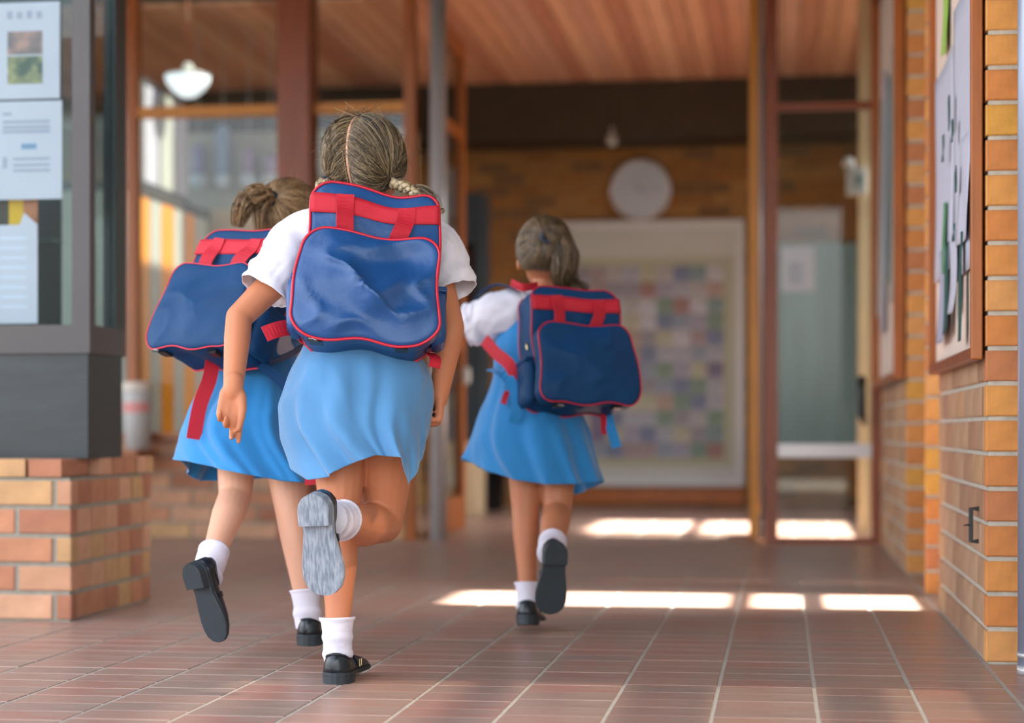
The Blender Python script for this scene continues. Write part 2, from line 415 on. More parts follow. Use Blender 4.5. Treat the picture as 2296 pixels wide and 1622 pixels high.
boxo('pane', (xa, YD + .035, ZZ(228, .2, YD)), (xb, YD + .041, CEIL), M['glass'], s2)
ph = MB(); xh = WX(1938, YD)
ph.tube([(xh, YD - .005, ZZ(952, .2, YD)), (xh - .012, YD - .05, ZZ(935, .2, YD)), (xh - .02, YD - .05, ZZ(870, .2, YD)), (xh - .01, YD - .005, ZZ(848, .2, YD))], [.012, .02, .026, .02], 10)
bevel(ob('handle', ph, M['black'], s2, True), .002)['label'] = 'black pull handle'

# room behind the left screen
pw = struct(boxo('wall_partition', (-3.75, 11.25, 0), (WX(930, 11.25), 11.35, 2.36), M['cream']), 'pale partition wall seen through the left glazing')
boxo('upper_panel', (-3.7, 11.235, 1.9), (WX(925, 11.25), 11.249, 2.36), M['greywall'], pw)
boxo('lower_panel', (-3.7, 11.235, .05), (WX(925, 11.25), 11.249, 1.66), mat('tan board', (176, 132, 90), .7, var=.1, scale=3), pw)
cb = thing('panelled_cupboard', (-3.42, 10.3, 0), 'long cupboard with orange and grey upright panels behind the left glazing', 'cupboard')
boxo('carcass', (-3.9, 9.75, .02), (-3.42, 11.2, 1.83), M['greywall'], cb)
boxo('top', (-3.92, 9.74, 1.83), (-3.40, 11.21, 1.88), M['beam'], cb)
yy = 9.76
for i, (wd, mm) in enumerate([(.14, 'greywall'), (.2, 'orange_panel'), (.2, 'greywall'), (.22, 'orange_panel'), (.2, 'greywall'), (.2, 'orange_panel'), (.22, 'greywall')]):
    boxo('panel', (-3.42, yy, .04), (-3.405, yy + wd - .012, 1.82), M[mm], cb); yy += wd
bx = thing('paper_pictures_board', (-3.6, 10.4, 1.9), 'row of grey picture sheets standing on the panelled cupboard', 'picture board')
boxo('backing', (-3.5, 9.85, 1.881), (-3.46, 10.95, 2.5), M['frame_dark'], bx)
for i in range(4):
    boxo('sheet', (-3.46, 9.88 + i * .27, 1.93), (-3.452, 10.11 + i * .27, 2.46), M['paper'] if i % 2 else M['greywall'], bx)
# four hanging blue-white ornaments
orn_m = [mat('pale blue plastic', (150, 176, 216), .4), mat('lilac plastic', (150, 150, 196), .4), mat('mauve plastic', (168, 150, 186), .4)]
ball = mat('white blue ball', (206, 226, 244), .35)
for i, (px, tp, mm) in enumerate([(445, 325, 1), (500, 280, 0), (558, 330, 2), (606, 345, 2)]):
    yo = 11.17; x = WX(px, yo); zt = ZZ(tp, x, yo); zb = ZZ(405, x, yo)
    o = thing('hanging_ornament', (x, yo, zb), ['short lilac hanging ornament with white ball, leftmost behind the glazing', 'tallest pale blue hanging ornament with white ball', 'mauve hanging ornament with white ball, third from the left', 'mauve hanging ornament with white ball beside the broad column'][i], 'ornament', 'hanging ornaments behind the left glazing', world=False)
    ob('body', MB().lathe([(.0, .03), (.036, .03), (.042, .08), (.042, zt - zb - .03), (.02, zt - zb), (.0, zt - zb)], 16), orn_m[mm], o, True)
    ob('ball', MB().lathe([(.001, -.052), (.028, -.044), (.046, -.024), (.052, 0), (.046, .024), (.028, .044), (.001, .052)], 18), ball, o, True)
    ob('cord', MB().tube([(0, 0, zt - zb - .01), (0, 0, CEIL - zb)], .003, 6), M['white'], o)
# pendant lamp
opal = mat('opal glass', (236, 242, 250), .25); opal.node_tree.nodes['Principled BSDF'].inputs['Emission Color'].default_value = (.85, .93, 1, 1); opal.node_tree.nodes['Principled BSDF'].inputs['Emission Strength'].default_value = .35
yl = 10.4; xl = WX(421, yl); zl = ZZ(170, xl, yl)
lm = thing('pendant_lamp', (xl, yl, zl), 'white bowl pendant lamp hanging behind the upper left pane', 'lamp', world=False)
ob('bowl', MB().lathe([(.0, -.125), (.04, -.118), (.085, -.085), (.118, -.04), (.128, 0), (.12, 0), (.08, -.07), (.0, -.1)], 32), opal, lm, True)
ob('cap', MB().lathe([(.0, .07), (.02, .07), (.045, .02), (.05, 0), (.0, 0)], 20), M['white'], lm, True)
ob('rod', MB().tube([(0, 0, .06), (0, 0, CEIL - zl)], .005, 8), M['wood_red'], lm, True)
ob('gallery', MB().lathe([(.126, -.004), (.131, -.004), (.131, .006), (.126, .006)], 32), M['alu'], lm, True)
for k in range(3):
    a_ = k * 2.094; ob('arm', MB().tube([(.045 * math.cos(a_), .045 * math.sin(a_), .02), (.128 * math.cos(a_), .128 * math.sin(a_), 0)], .004, 6), M['alu'], lm, True)
# bucket on the sill
yb_ = YD - .14; xk = WX(309, yb_)
shelf = struct(boxo('trim_4', (-4.2, YD - .32, .43), (WX(352, YD), YD - .001, .46), M['wood']), 'wooden ledge on the low brick wall behind the display case', 'ledge')
bk = thing('plastic_tub', (xk, yb_, .46), 'white plastic tub with a faded red label standing behind the display case', 'tub', world=False)
ob('body', MB().lathe([(.0, 0), (.062, 0), (.072, .28), (.07, .3), (.0, .3)], 28), M['white'], bk, True)
ob('lid', MB().lathe([(.0, .3), (.078, .3), (.078, .335), (.06, .345), (.0, .345)], 28), mat('cream plastic', (226, 214, 200), .5), bk, True)
lb = MB(); lb.loft([[(.0705 * math.cos(t), .0705 * math.sin(t), z) for t in np.linspace(-math.pi * .9, -.1 * math.pi, 14)] for z in (.19, .26)], False, False, closed=False)
ob('label', lb, mat('faded red print', (214, 140, 136), .7), bk)

# ---------------------------------------------------------------- far end things
ck = thing('wall_clock', (WX(1437, YB - .02), YB, ZZ(428, -1.0, YB)), 'big round pale wall clock above the framed collage', 'clock', world=False)
def disc(r, y0, y1, n=48): return MB().loft([[(r * math.cos(2 * math.pi * k / n), y, r * math.sin(2 * math.pi * k / n)) for k in range(n)] for y in (y0, y1)])
ob('face', disc(.2, -.05, -.006), mat('clock face', (170, 176, 184), .4), ck)
ob('rim', MB().tube([(.207 * math.cos(2 * math.pi * k / 48), -.045, .207 * math.sin(2 * math.pi * k / 48)) for k in range(48)], .014, 8, closed=True), M['alu'], ck, True)
for k in range(12):
    a_ = k * math.pi / 6; h = boxo('hour_mark', (-.006, -.052, .155), (.006, -.05, .185), M['alu'], ck); h.rotation_euler = (0, a_, 0)
for nm, ln, a_ in (('hour_hand', .1, -.7), ('minute_hand', .15, 1.5)):
    h = boxo(nm, (-.005, -.058, -.02), (.005, -.054, ln), M['ink'], ck); h.rotation_euler = (0, a_, 0)

yc = YB - .04
fx0, fx1 = WX(1205, yc), WX(1668, yc); fz0, fz1 = ZZ(1090, -1, yc), ZZ(497, -1, yc)
fc = thing('framed_collage', ((fx0 + fx1) / 2, yc, fz0), 'large white framed collage of many small coloured pictures on the far wall', 'collage')
boxo('backing', (fx0, yc - .01, fz0), (fx1, yc + .03, fz1), M['greywall'], fc)
mx0, mx1 = WX(1268, yc), WX(1642, yc); mz0, mz1 = ZZ(1046, -1, yc), ZZ(578, -1, yc)
boxo('mat_board', (mx0, yc - .016, mz0), (mx1, yc - .011, mz1), mat('olive cream card', (158, 156, 132), .8), fc)
fw = .05
for a, b in (((fx0, fz0), (fx1, fz0 + fw)), ((fx0, fz1 - fw), (fx1, fz1)), ((fx0, fz0 + fw), (fx0 + fw, fz1 - fw)), ((fx1 - fw, fz0 + fw), (fx1, fz1 - fw))):
    boxo('frame', (a[0], yc - .035, a[1]), (b[0], yc - .0105, b[1]), M['white'], fc)
pal0 = [(150, 150, 160), (140, 132, 156), (120, 130, 150), (160, 152, 150), (100, 130, 130), (170, 130, 110), (170, 160, 120), (90, 100, 140), (150, 90, 80), (96, 80, 116), (100, 130, 104), (176, 170, 178), (130, 120, 130), (150, 120, 120)]
pal = [tuple(int(v * .55 + .45 * (sum(c) / 3 * .5 + 70)) for v in c) for c in pal0]
M['photo'] = mat('small pictures', (150, 150, 150), .6, var=.3, scale=18, rand=(pal, 'obj'))
nx, nz = 9, 12; pw_ = (mx1 - mx0 - .12) / nx; ph_ = (mz1 - mz0 - .12) / nz
pme = MB().box((0, 0, 0), (pw_ * .98, .004, ph_ * .98)).mesh('picture'); pme.materials.append(M['photo'])
for i in range(nx):
    for j in range(nz):
        p = bpy.data.objects.new('picture', pme); C.objects.link(p); p.parent = fc
        p.location = Vector((mx0 + .06 + i * pw_, yc - .0205, mz0 + .06 + j * ph_)) - fc.location
# dark rack and cream base, bin, detector, teal reflection panel, poster, alarm box
yr = 12.4; rx0, rx1 = WX(1003, yr), WX(1080, yr)
rk = thing('dark_rack', ((rx0 + rx1) / 2, yr, .5), 'tall dark blue grey rack behind the steel post', 'rack')
zr0, zr1 = ZZ(992, -1.9, yr), ZZ(432, -1.9, yr)
boxo('side', (rx0, yr, zr0), (rx0 + .035, yr + .35, zr1), M['dkblue'], rk)
boxo('side', (rx1 - .05, yr, zr0), (rx1, yr + .35, zr1), M['dkblue'], rk)
boxo('top_panel', (rx0 + .035, yr, ZZ(545, -1.9, yr)), (rx1 - .05, yr + .33, zr1), M['dkblue'], rk)
boxo('lower_panel', (rx0 + .035, yr, zr0), (rx1 - .05, yr + .33, ZZ(760, -1.9, yr)), M['dkblue'], rk)
boxo('back', (rx0 + .035, yr + .3, ZZ(760, -1.9, yr)), (rx1 - .05, yr + .34, ZZ(545, -1.9, yr)), mat('red brown board', (130, 84, 66), .7), rk)
cbx = bevel(boxo('base_chest', (rx0 - .05, yr - .02, 0), (rx1 - .03, yr + .37, zr0), M['cream']), .01)
tag(cbx, 'cream chest on the floor under the dark rack', 'chest')
wbn = tag(ob('waste_bin', MB().lathe([(.0, .01), (.06, .0), (.075, .02), (.088, .3), (.094, .3), (.094, .315), (.08, .315), (.066, .03), (.0, .03)], 24, (WX(1106, 13.2), 13.2, 0)), M['black'], None, True), 'black waste bin on the floor at the foot of the far wall', 'bin')
sn = thing('ceiling_sensor', (WX(1372, 13.3), 13.3, ZZ(318, -1.2, 13.3)), 'small grey sensor hanging from the dark beam', 'sensor', world=False)
ob('body', MB().lathe([(.0, -.03), (.03, -.025), (.036, 0), (.03, .04), (.0, .045)], 16), M['greywall'], sn, True)
ob('stem', MB().tube([(0, 0, .03), (0, 0, .1)], .012, 8), M['greywall'], sn, True)
tb = thing('teal_board', (WX(1838, YB - .02), YB - .02, .47), 'pale teal board on the far wall behind the right glazed panel', 'board')  # sky reflection in the glazing painted as a pale teal panel
tx0, tx1 = WX(1745, YB - .02), WX(1925, YB - .02)
boxo('panel', (tx0, YB - .05, ZZ(1003, 0, YB)), (tx1, YB - .03, ZZ(548, 0, YB)), M['teal_panel'], tb)
boxo('edge', (tx0, YB - .055, ZZ(1010, 0, YB)), (tx1, YB - .03, ZZ(1003, 0, YB)), M['alu'], tb)
po = thing('small_poster', (WX(1788, YB - .04), YB - .04, 1.55), 'small pale poster with a grey picture on the teal board', 'poster')
boxo('sheet', (WX(1752, YB), YB - .056, ZZ(655, 0, YB)), (WX(1826, YB), YB - .053, ZZ(556, 0, YB)), M['paper'], po)
boxo('picture', (WX(1766, YB), YB - .0585, ZZ(640, 0, YB)), (WX(1800, YB), YB - .0565, ZZ(590, 0, YB)), M['ink'], po)
y8 = 10.5
st = struct(boxo('trim_5', (WX(1926, y8), y8, 0), (WX(1951, y8), y8 + .1, CEIL), M['cream']), 'cream upright strip behind the right glazed panel', 'pilaster')
ab = thing('alarm_box', (WX(1918, y8 - .03), y8, ZZ(440, .3, y8)), 'small white alarm box on the cream strip behind the glazing', 'alarm')
bevel(boxo('case', (WX(1897, y8), y8 - .05, ZZ(440, .3, y8)), (WX(1942, y8), y8 - .002, ZZ(378, .3, y8)), M['white'], ab), .008)
boxo('window', (WX(1918, y8), y8 - .053, ZZ(418, .3, y8)), (WX(1932, y8), y8 - .0505, ZZ(396, .3, y8)), M['teal_panel'], ab)
ob('bell', MB().lathe([(.0, .0), (.03, .0), (.036, .02), (.02, .045), (.0, .05)], 16, (WX(1902, y8), y8 - .03, ZZ(376, .3, y8))), M['white'], ab, True)

# ---------------------------------------------------------------- notice boards on the right
def notice_board(y0, y1, z0, z1, label, proud=.034):
    o = thing('notice_board', (XR, y0, z0), label, 'notice board')
    xo = XR - proud
    boxo('backing', (XR - .012, y0 + .02, z0 + .02), (XR - .0065, y1 - .02, z1), mat('pin board', (222, 200, 186), .9), o)
    bevel(boxo('frame_stile', (xo, y0, z0), (XR - .0065, y0 + .03, z1), M['wood'], o), .003)
    bevel(boxo('frame_stile', (xo, y1 - .03, z0), (XR - .0065, y1, z1), M['wood'], o), .003)
    bevel(boxo('frame_rail', (xo, y0 + .03, z0), (XR - .0065, y1 - .03, z0 + .03), M['wood_red'], o), .003)
    return o
zb1 = .73
notice_board(4.71, 6.05, zb1, 2.2, 'tall wood framed notice board with loose papers on the near brick pier')
notice_board(7.6, 9.4, .76, 2.6, 'second wood framed notice board on the far brick pier', .05)
def sheet(name, y0, y1, z0, z1, m, label, cat='paper', curl=.02, lift=.004, slant=0., seed=0, xw=None, grp='papers pinned on the near notice board'):
    """a pinned sheet: fixed at the top, free lower edge curling away from the board"""
    n = 10; X0 = (XR - .013) if xw is None else xw
    rings = []
    for i in range(n + 1):
        t = i / n; z = z1 + (z0 - z1) * t; row = []
        for j in range(9):
            u = j / 8; y = y0 + (y1 - y0) * u + slant * t * (z1 - z0)
            x = X0 - lift - curl * t * t * (.4 + .6 * abs(2 * u - 1)) - .002 * math.sin(u * 6 + t * 5 + seed)
            row.append((x, y, z))
        rings.append(row)
    mb = MB().loft(rings, False, False, closed=False)
    o = ob(name, mb, m, None, True); md = o.modifiers.new('s', 'SOLIDIFY'); md.thickness = .0008
    return tag(o, label, cat, grp)
def zr(py, y): return ZZ(py, XR, y)
sheet('large_sheet', 4.80, 5.35, zr(610, 5), zr(-40, 5), M['paper'], 'large white sheet near the front edge of the notice board, top right', seed=1, curl=.003)
sheet('large_sheet', 5.37, 5.98, zr(620, 5.7), zr(150, 5.7), M['paper'], 'large white sheet at the far side of the notice board', seed=2, curl=.003)
sheet('green_strip', 5.50, 5.66, zr(120, 5.6), zr(-60, 5.6), M['lime'], 'lime green strip of paper high on the notice board', seed=3, lift=.008, curl=.004)
sheet('curled_sheet', 4.84, 5.1, zr(545, 5), zr(310, 5), M['paper'], 'white sheet curling off the notice board beside the front stile', seed=4, lift=.012, curl=.008)
sheet('leaf_cutout', 5.5, 5.6, zr(610, 5.5), zr(452, 5.5), M['green'], 'long green leaf cut-out on the notice board', seed=5, lift=.013, curl=.003)
sheet('dark_cutout', 4.98, 5.06, zr(765, 5), zr(520, 5), M['dkgreen'], 'dark green paper strip hanging at the front of the notice board', seed=6, lift=.016, curl=.006)
sheet('dark_cutout', 5.3, 5.42, zr(745, 5.3), zr(540, 5.3), M['dkgreen'], 'dark green paper strip hanging mid notice board', seed=7, lift=.02, curl=.006, slant=.25)
sheet('torn_sheet', 5.10, 5.28, zr(700, 5.2), zr(520, 5.2), M['paper'], 'torn white sheet between the two dark green strips', seed=8, lift=.018, curl=.008, slant=.1)
sheet('grey_sheet', 5.45, 5.7, zr(768, 5.6), zr(560, 5.6), mat('grey paper', (160, 160, 180), .8), 'grey sheet sagging at the bottom of the notice board', seed=9, lift=.014, curl=.006, slant=.15)
for i, (y_, z_, h_) in enumerate([(5.05, 400, 60), (5.25, 250, 80), (5.15, 290, 50), (5.45, 330, 60), (5.12, 520, 40)]):
    sheet('dark_mark', y_, y_ + .035, zr(z_ + h_ / 2, y_), zr(z_ - h_ / 2, y_), M['dkgreen'], ['short dark cut-out right of centre on the white sheet', 'long dark cut-out high on the white sheet', 'dark cut-out beside the long one high on the sheet', 'dark cut-out in the far half of the board', 'small dark cut-out low on the white sheet'][i], 'cut-out', curl=.002, lift=.024, seed=i, grp='small dark cut-outs on the notice board')
for i in range(5):
    sheet('pinned_sheet', 7.68 + i * .34, 7.96 + i * .34, 1.0 + .1 * (i % 3), 2.1 + .08 * (i % 2), [M['paper'], M['greywall'], M['teal_panel'], M['paper'], M['greywall']][i],
          ['white sheet nearest the front stile of the second notice board', 'grey sheet, second along the second notice board', 'teal sheet in the middle of the second notice board', 'white sheet, fourth along the second notice board', 'grey sheet at the far end of the second notice board'][i], seed=i + 20, curl=.01, grp='sheets on the second notice board')
# grey metal post at the right edge
gp = thing('metal_post', (.575, 4.52, 0), 'blue grey metal post at the right edge of the picture', 'post', world=False)
ob('tube', MB().lathe([(.0, .02), (.034, .02), (.034, 2.98), (.0, 2.98)], 28), M['bluemetal'], gp, True)
ob('collar', MB().lathe([(.034, .04), (.036, .04), (.036, .05), (.034, .05)], 28), M['alu'], gp, True)
ob('foot', MB().lathe([(.0, .0), (.036, .0), (.036, .02), (.0, .02)], 28), M['alu'], gp, True)

# ---------------------------------------------------------------- brick plinth and display case on the left
XP = -2.05; YP = 5.37; YP2 = 6.09; ZP = .475
pl = tag(boxo('brick_plinth', (-3.4, YP + .006, 0), (XP - .006, YP2, ZP - .055), M['mortar_grey']), 'low pinkish brick plinth under the glass display case', 'plinth')
brick_face(pl, (-3.4, YP + .006, 0), 0, 3.4 + XP - .0, 5, M['brick_pink'], start=-.075, pitch=.0835, joint=.013)
brick_face(pl, (XP - .006, YP + .062, 0), math.pi / 2, YP2 - YP - .062, 5, M['brick_pink'], pitch=.0835, joint=.013, start=.0, bl=.118, allfull=True)
# capping course of bricks on edge
def cap(x0, x1, y0, y1):
    cbm = MB().add([(p[0] + x0, p[2] + y0, -p[1] + ZP) for p in chamfer_box(x1 - x0, .052, y1 - y0).v], chamfer_box(1, 1, 1).f)
    ob('cap_brick', cbm, M['brick_pink'], pl)
x = -3.4
while x < XP - .03: cap(x, min(x + .1, XP + .006), YP - .002, YP + .22); x += .111
y = YP + .231
while y < YP2 - .03: cap(XP - .22, XP + .006, y, min(y + .1, YP2)); y += .111
cap(-3.4, XP - .232, YP + .231, YP2)
XC = -2.047; YC0, YC1 = 5.50, 5.80
dc = thing('display_case', (XC - .6, (YC0 + YC1) / 2, ZP), 'dark framed glass display case standing on the brick plinth', 'display case')
ZC0 = .79; ZC1 = .875; XCL = -3.3
boxo('base', (XCL, YC0, ZP), (XC, YC1, ZC0), M['plinth'], dc)
boxo('bottom_rail', (XCL, YC0 - .012, ZC0), (XC + .01, YC1 + .01, ZC1), M['frame_dark'], dc)
boxo('corner_post', (XC - .045, YC0 - .012, ZC1), (XC + .01, YC0 + .035, 2.3), M['frame_dark'], dc)
boxo('corner_post', (XC - .03, YC1 - .085, ZC1), (XC + .01, YC1 + .01, 2.3), M['frame_teal'], dc)
boxo('corner_post', (XCL, YC0 - .012, ZC1), (XCL + .045, YC0 + .035, 2.3), M['frame_dark'], dc)
boxo('top', (XCL, YC0 - .012, 2.3), (XC + .01, YC1 + .01, 2.38), M['frame_dark'], dc)
boxo('pane', (XCL + .045, YC0 + .004, ZC1), (XC - .045, YC0 + .01, 2.3), M['glass_teal'], dc)
boxo('pane', (XC - .008, YC0 + .035, ZC1), (XC - .002, YC1 - .085, 2.3), M['glass_teal'], dc)
XBK = WX(136, YC1 - .03)
boxo('back_panel', (XCL, YC1 - .03, ZC1), (XBK, YC1 - .02, 2.3), M['frame_teal'], dc)
boxo('shelf_edge', (XCL + .02, YC1 - .10, ZZ(548, XBK, YC1)), (XBK, YC1 - .031, ZZ(540, XBK, YC1)), mat('teal edge', (20, 66, 70), .4), dc)
boxo('pane', (XBK, YC1 - .028, ZC1), (XC - .035, YC1 - .022, 2.3), M['glass'], dc)
# posters inside the case, just behind the front pane
yp = YC0 + .02
def zc(py): return ZZ(py, XC - .1, yp)
def poster(name, pa, pb, ta, tb_, m, label):
    o = thing(name, (WX((pa + pb) / 2, yp), yp, zc(tb_)), label, 'poster', 'papers in the display case')
    boxo('sheet', (WX(pa, yp), yp, zc(tb_)), (WX(pb, yp), yp + .002, zc(ta)), m, o); return o
def mark(o, nm, pa, pb, ta, tb_, m):
    return boxo(nm, (WX(pa, yp), yp - .0012, zc(tb_)), (WX(pb, yp), yp - .0002, zc(ta)), m, o)
a1 = poster('photo_poster', -95, 134, 3, 220, M['paper'], 'pale poster with two small photographs at the top of the display case')
ph1 = mat('photo print', (96, 92, 96), .5, var=.5, scale=22, col2=(150, 110, 100)); ph2 = mat('photo print green', (60, 84, 66), .5, var=.5, scale=26, col2=(150, 140, 90))
mark(a1, 'photo', 17, 95, 68, 120, ph1); mark(a1, 'photo', 17, 95, 124, 186, ph2)
for i, x in enumerate((16, 38, 60, 82)):      # heading too blurred to read: four short grey strokes
    mark(a1, 'heading_stroke', x, x + 12, 22 + 2 * (i % 2), 40, M['ink'])
a2 = poster('text_poster', -95, 139, 225, 446, M['paper'], 'white text sheet with a blue mark below the photo poster')
for t in (250, 268, 280, 290): mark(a2, 'text_line', 6, 112 if t > 262 else 26, t, t + 7, M['ink'])
for t in (352, 366, 378): mark(a2, 'text_line', 30, 112, t, t + 6, M['ink'])
mark(a2, 'logo', 48, 82, 321, 333, M['ink_blue']); mark(a2, 'text_line', 6, 16, 350, 376, M['ink'])
a3 = poster('lower_notice', -95, 84, 503, 725, M['paper'], 'white notice low in the display case with a torn upper corner')
ob('torn_corner', MB().prism([(WX(44, yp), yp, zc(503)), (WX(84, yp), yp, zc(503)), (WX(54, yp), yp, zc(476))], (0, 1, 0), .002), M['paper'], a3)
for i in range(8): mark(a3, 'text_line', 0, 60, 530 + i * 22, 536 + i * 22, mat('pale ink', (196, 200, 216), .8) if i == 0 else bpy.data.materials['pale ink'])
yq = yp + .03
yb2 = thing('yellow_card', (WX(40, yq), yq, zc(510)), 'yellow and brown striped card between the white notices in the case', 'card')
for a, b, mm in ((-95, 20, 'beam'), (20, 52, 'yellow'), (52, 84, 'wood')):
    boxo('stripe', (WX(a, yq), yq, zc(640)), (WX(b, yq), yq + .004, zc(440)), M[mm], yb2)
# ================================================================ PEOPLE
def fabric(name, col, rough=.75, bump=.25, var=.06, sheen=.3):
    return mat(name, col, rough, var=var, scale=14, bump=bump, bscale=700, sheen=sheen)
M['navy'] = mat('navy nylon', (20, 68, 122), .42, var=.12, scale=9, bump=.3, bscale=60, spec=.5)
M['navy2'] = mat('dark navy nylon', (2, 54, 96), .6, var=.12, scale=9, bump=.25, bscale=60, spec=.25)
M['red'] = mat('red webbing', (190, 14, 40), .6, var=.06, scale=60, bump=.4, bscale=900)
M['pipe'] = mat('red piping', (190, 18, 44), .35)
M['dress'] = fabric('sky blue cotton', (72, 130, 178))
M['dress2'] = fabric('bright blue cotton', (22, 124, 188))
M['shirt'] = fabric('white cotton', (226, 222, 232), .8)
M['sock'] = mat('white ribbed cotton', (220, 214, 226), .9, var=.04, scale=30, bump=.5, bscale=500)
M['leather'] = mat('black leather', (20, 28, 34), .32, var=.1, scale=20)
M['sole'] = mat('black rubber sole', (34, 42, 48), .6, var=.2, scale=30)
M['sole_worn'] = mat('worn grey rubber sole', (100, 110, 124), .65, scale=16, stretch=(14, 14, 1.1), col2=(150, 156, 166), bump=.2, bscale=120)
M['buckle'] = mat('brass buckle', (190, 170, 120), .25, metal=.9)
M['tie'] = mat('dark blue hair tie', (14, 34, 56), .6)
def skin(name, c): return mat(name, c, .5, var=.05, scale=9, spec=.35, sss=.12)
SK = [skin('tan skin', (190, 121, 86)), skin('fair skin', (214, 160, 132)), skin('brown skin', (184, 118, 84))]
HR = [mat('ash brown hair', (118, 96, 74), .38, var=.35, scale=30, rand=([(116, 98, 74), (82, 67, 49), (140, 119, 90), (174, 152, 118), (96, 79, 57), (60, 49, 36)], 'isl')),
      mat('dark blonde hair', (160, 124, 84), .38, rand=([(166, 130, 92), (140, 106, 72), (186, 152, 114), (112, 86, 58), (82, 64, 44)], 'isl')),
      mat('brown hair', (128, 96, 62), .38, rand=([(116, 92, 64), (90, 70, 48), (142, 114, 82), (66, 52, 36), (50, 42, 28)], 'isl'))]
M['eye'] = mat('eye white', (235, 235, 235), .2); M['iris'] = mat('brown iris', (60, 40, 25), .2); M['lip'] = mat('lips', (190, 100, 90), .45)

# ---- solid pieces for a body, merged by a voxel remesh into one continuous surface
_sph = None
def sphere_tpl():
    global _sph
    if _sph is None:
        nu, nv = 14, 8; v = [(0, 0, 1)]; f = []
        for i in range(1, nv):
            for j in range(nu):
                a = math.pi * i / nv; b = 2 * math.pi * j / nu; v.append((math.sin(a) * math.cos(b), math.sin(a) * math.sin(b), math.cos(a)))
        v.append((0, 0, -1))
        for j in range(nu): f.append((0, 1 + j, 1 + (j + 1) % nu))
        for i in range(nv - 2):
            for j in range(nu):
                a = 1 + i * nu; f.append((a + j, a + nu + j, a + nu + (j + 1) % nu, a + (j + 1) % nu))
        b = 1 + (nv - 2) * nu
        for j in range(nu): f.append((b + j, len(v) - 1, b + (j + 1) % nu))
        _sph = (v, f)
    return _sph
class Body:
    def __init__(s): s.mb = MB()
    def ell(s, c, ax):
        v, f = sphere_tpl(); c = Vector(c)
        s.mb.add([c + ax[0] * p[0] + ax[1] * p[1] + ax[2] * p[2] for p in v], f)
    def ball(s, c, r): s.ell(c, (Vector((r, 0, 0)), Vector((0, r, 0)), Vector((0, 0, r))))
    def cap(s, a, ra, b, rb):
        a = Vector(a); b = Vector(b); s.ball(a, ra); s.ball(b, rb)
        if (b - a).length > 1e-4: s.mb.tube([a, b], [ra * .99, rb * .99], 16)
    def chain(s, pr):
        for (a, ra), (b, rb) in zip(pr[:-1], pr[1:]): s.cap(a, ra, b, rb)
    def build(s, name, m, parent, voxel=.0034, smooth=6):
        o = ob(name, s.mb, m, parent)
        r = o.modifiers.new('r', 'REMESH'); r.mode = 'VOXEL'; r.voxel_size = voxel; r.use_smooth_shade = True
        q = o.modifiers.new('s', 'SMOOTH'); q.iterations = smooth; q.factor = .5
        dg = bpy.context.evaluated_depsgraph_get()
        me = bpy.data.meshes.new_from_object(o.evaluated_get(dg)); me.name = name
        o.modifiers.clear(); o.data = me
        if not me.materials: me.materials.append(m)
        me.polygons.foreach_set('use_smooth', [True] * len(me.polygons))
        return o
def rot(v, axis, a): return Matrix.Rotation(a, 3, axis) @ v
def hand(B, wrist, d, nrm, thumb, s=1., curls=((25, 30, 20),) * 4, thumb_out=35, wr=.021):
    """palm and five fingers; d towards fingers, nrm palm facing, thumb = thumb side"""
    d = Vector(d).normalized(); nrm = Vector(nrm); nrm = (nrm - d * nrm.dot(d)).normalized()
    th = Vector(thumb); th = (th - d * th.dot(d) - nrm * th.dot(nrm)).normalized()
    W = Vector(wrist); pl = .062 * s
    axis = d.cross(nrm).normalized()
    B.cap(W - d * .015 * s, wr, W + d * .008 * s, wr * .98)
    offs = [.022, .0075, -.0075, -.022]; lens = [.052, .058, .053, .042]; rad = [.0078, .0080, .0077, .0068]
    for i in range(4):
        kn = W + d * (pl + (.003 if i in (1, 2) else -.003 if i == 3 else 0)) * 1. + th * offs[i] * s
        B.cap(W + d * .012 * s + th * offs[i] * .72 * s, .0125 * s, kn, .0105 * s)
        p = kn; dirv = d.copy(); r = rad[i] * s
        for k, fr in enumerate((.45, .31, .24)):
            dirv = rot(dirv, axis, math.radians(curls[i][k]))
            q = p + dirv * lens[i] * fr * s * 1.08; r2 = r * (.93 if k < 2 else .82)
            B.cap(p, r, q, r2); p = q; r = r2
    # thumb leaves the side of the palm near its base
    b0 = W + d * .016 * s + th * .018 * s + nrm * .005 * s
    td = (d * math.cos(math.radians(thumb_out)) + th * math.sin(math.radians(thumb_out)) + nrm * .3).normalized()
    b1 = b0 + td * .03 * s; B.cap(b0, .0125 * s, b1, .0105 * s)
    td2 = (td + d * .5 - th * .25 + nrm * .15).normalized(); b2 = b1 + td2 * .024 * s; B.cap(b1, .0098 * s, b2, .0088 * s)
    td3 = (td2 + d * .4 - th * .2).normalized(); B.cap(b2, .0086 * s, b2 + td3 * .02 * s, .0072 * s)

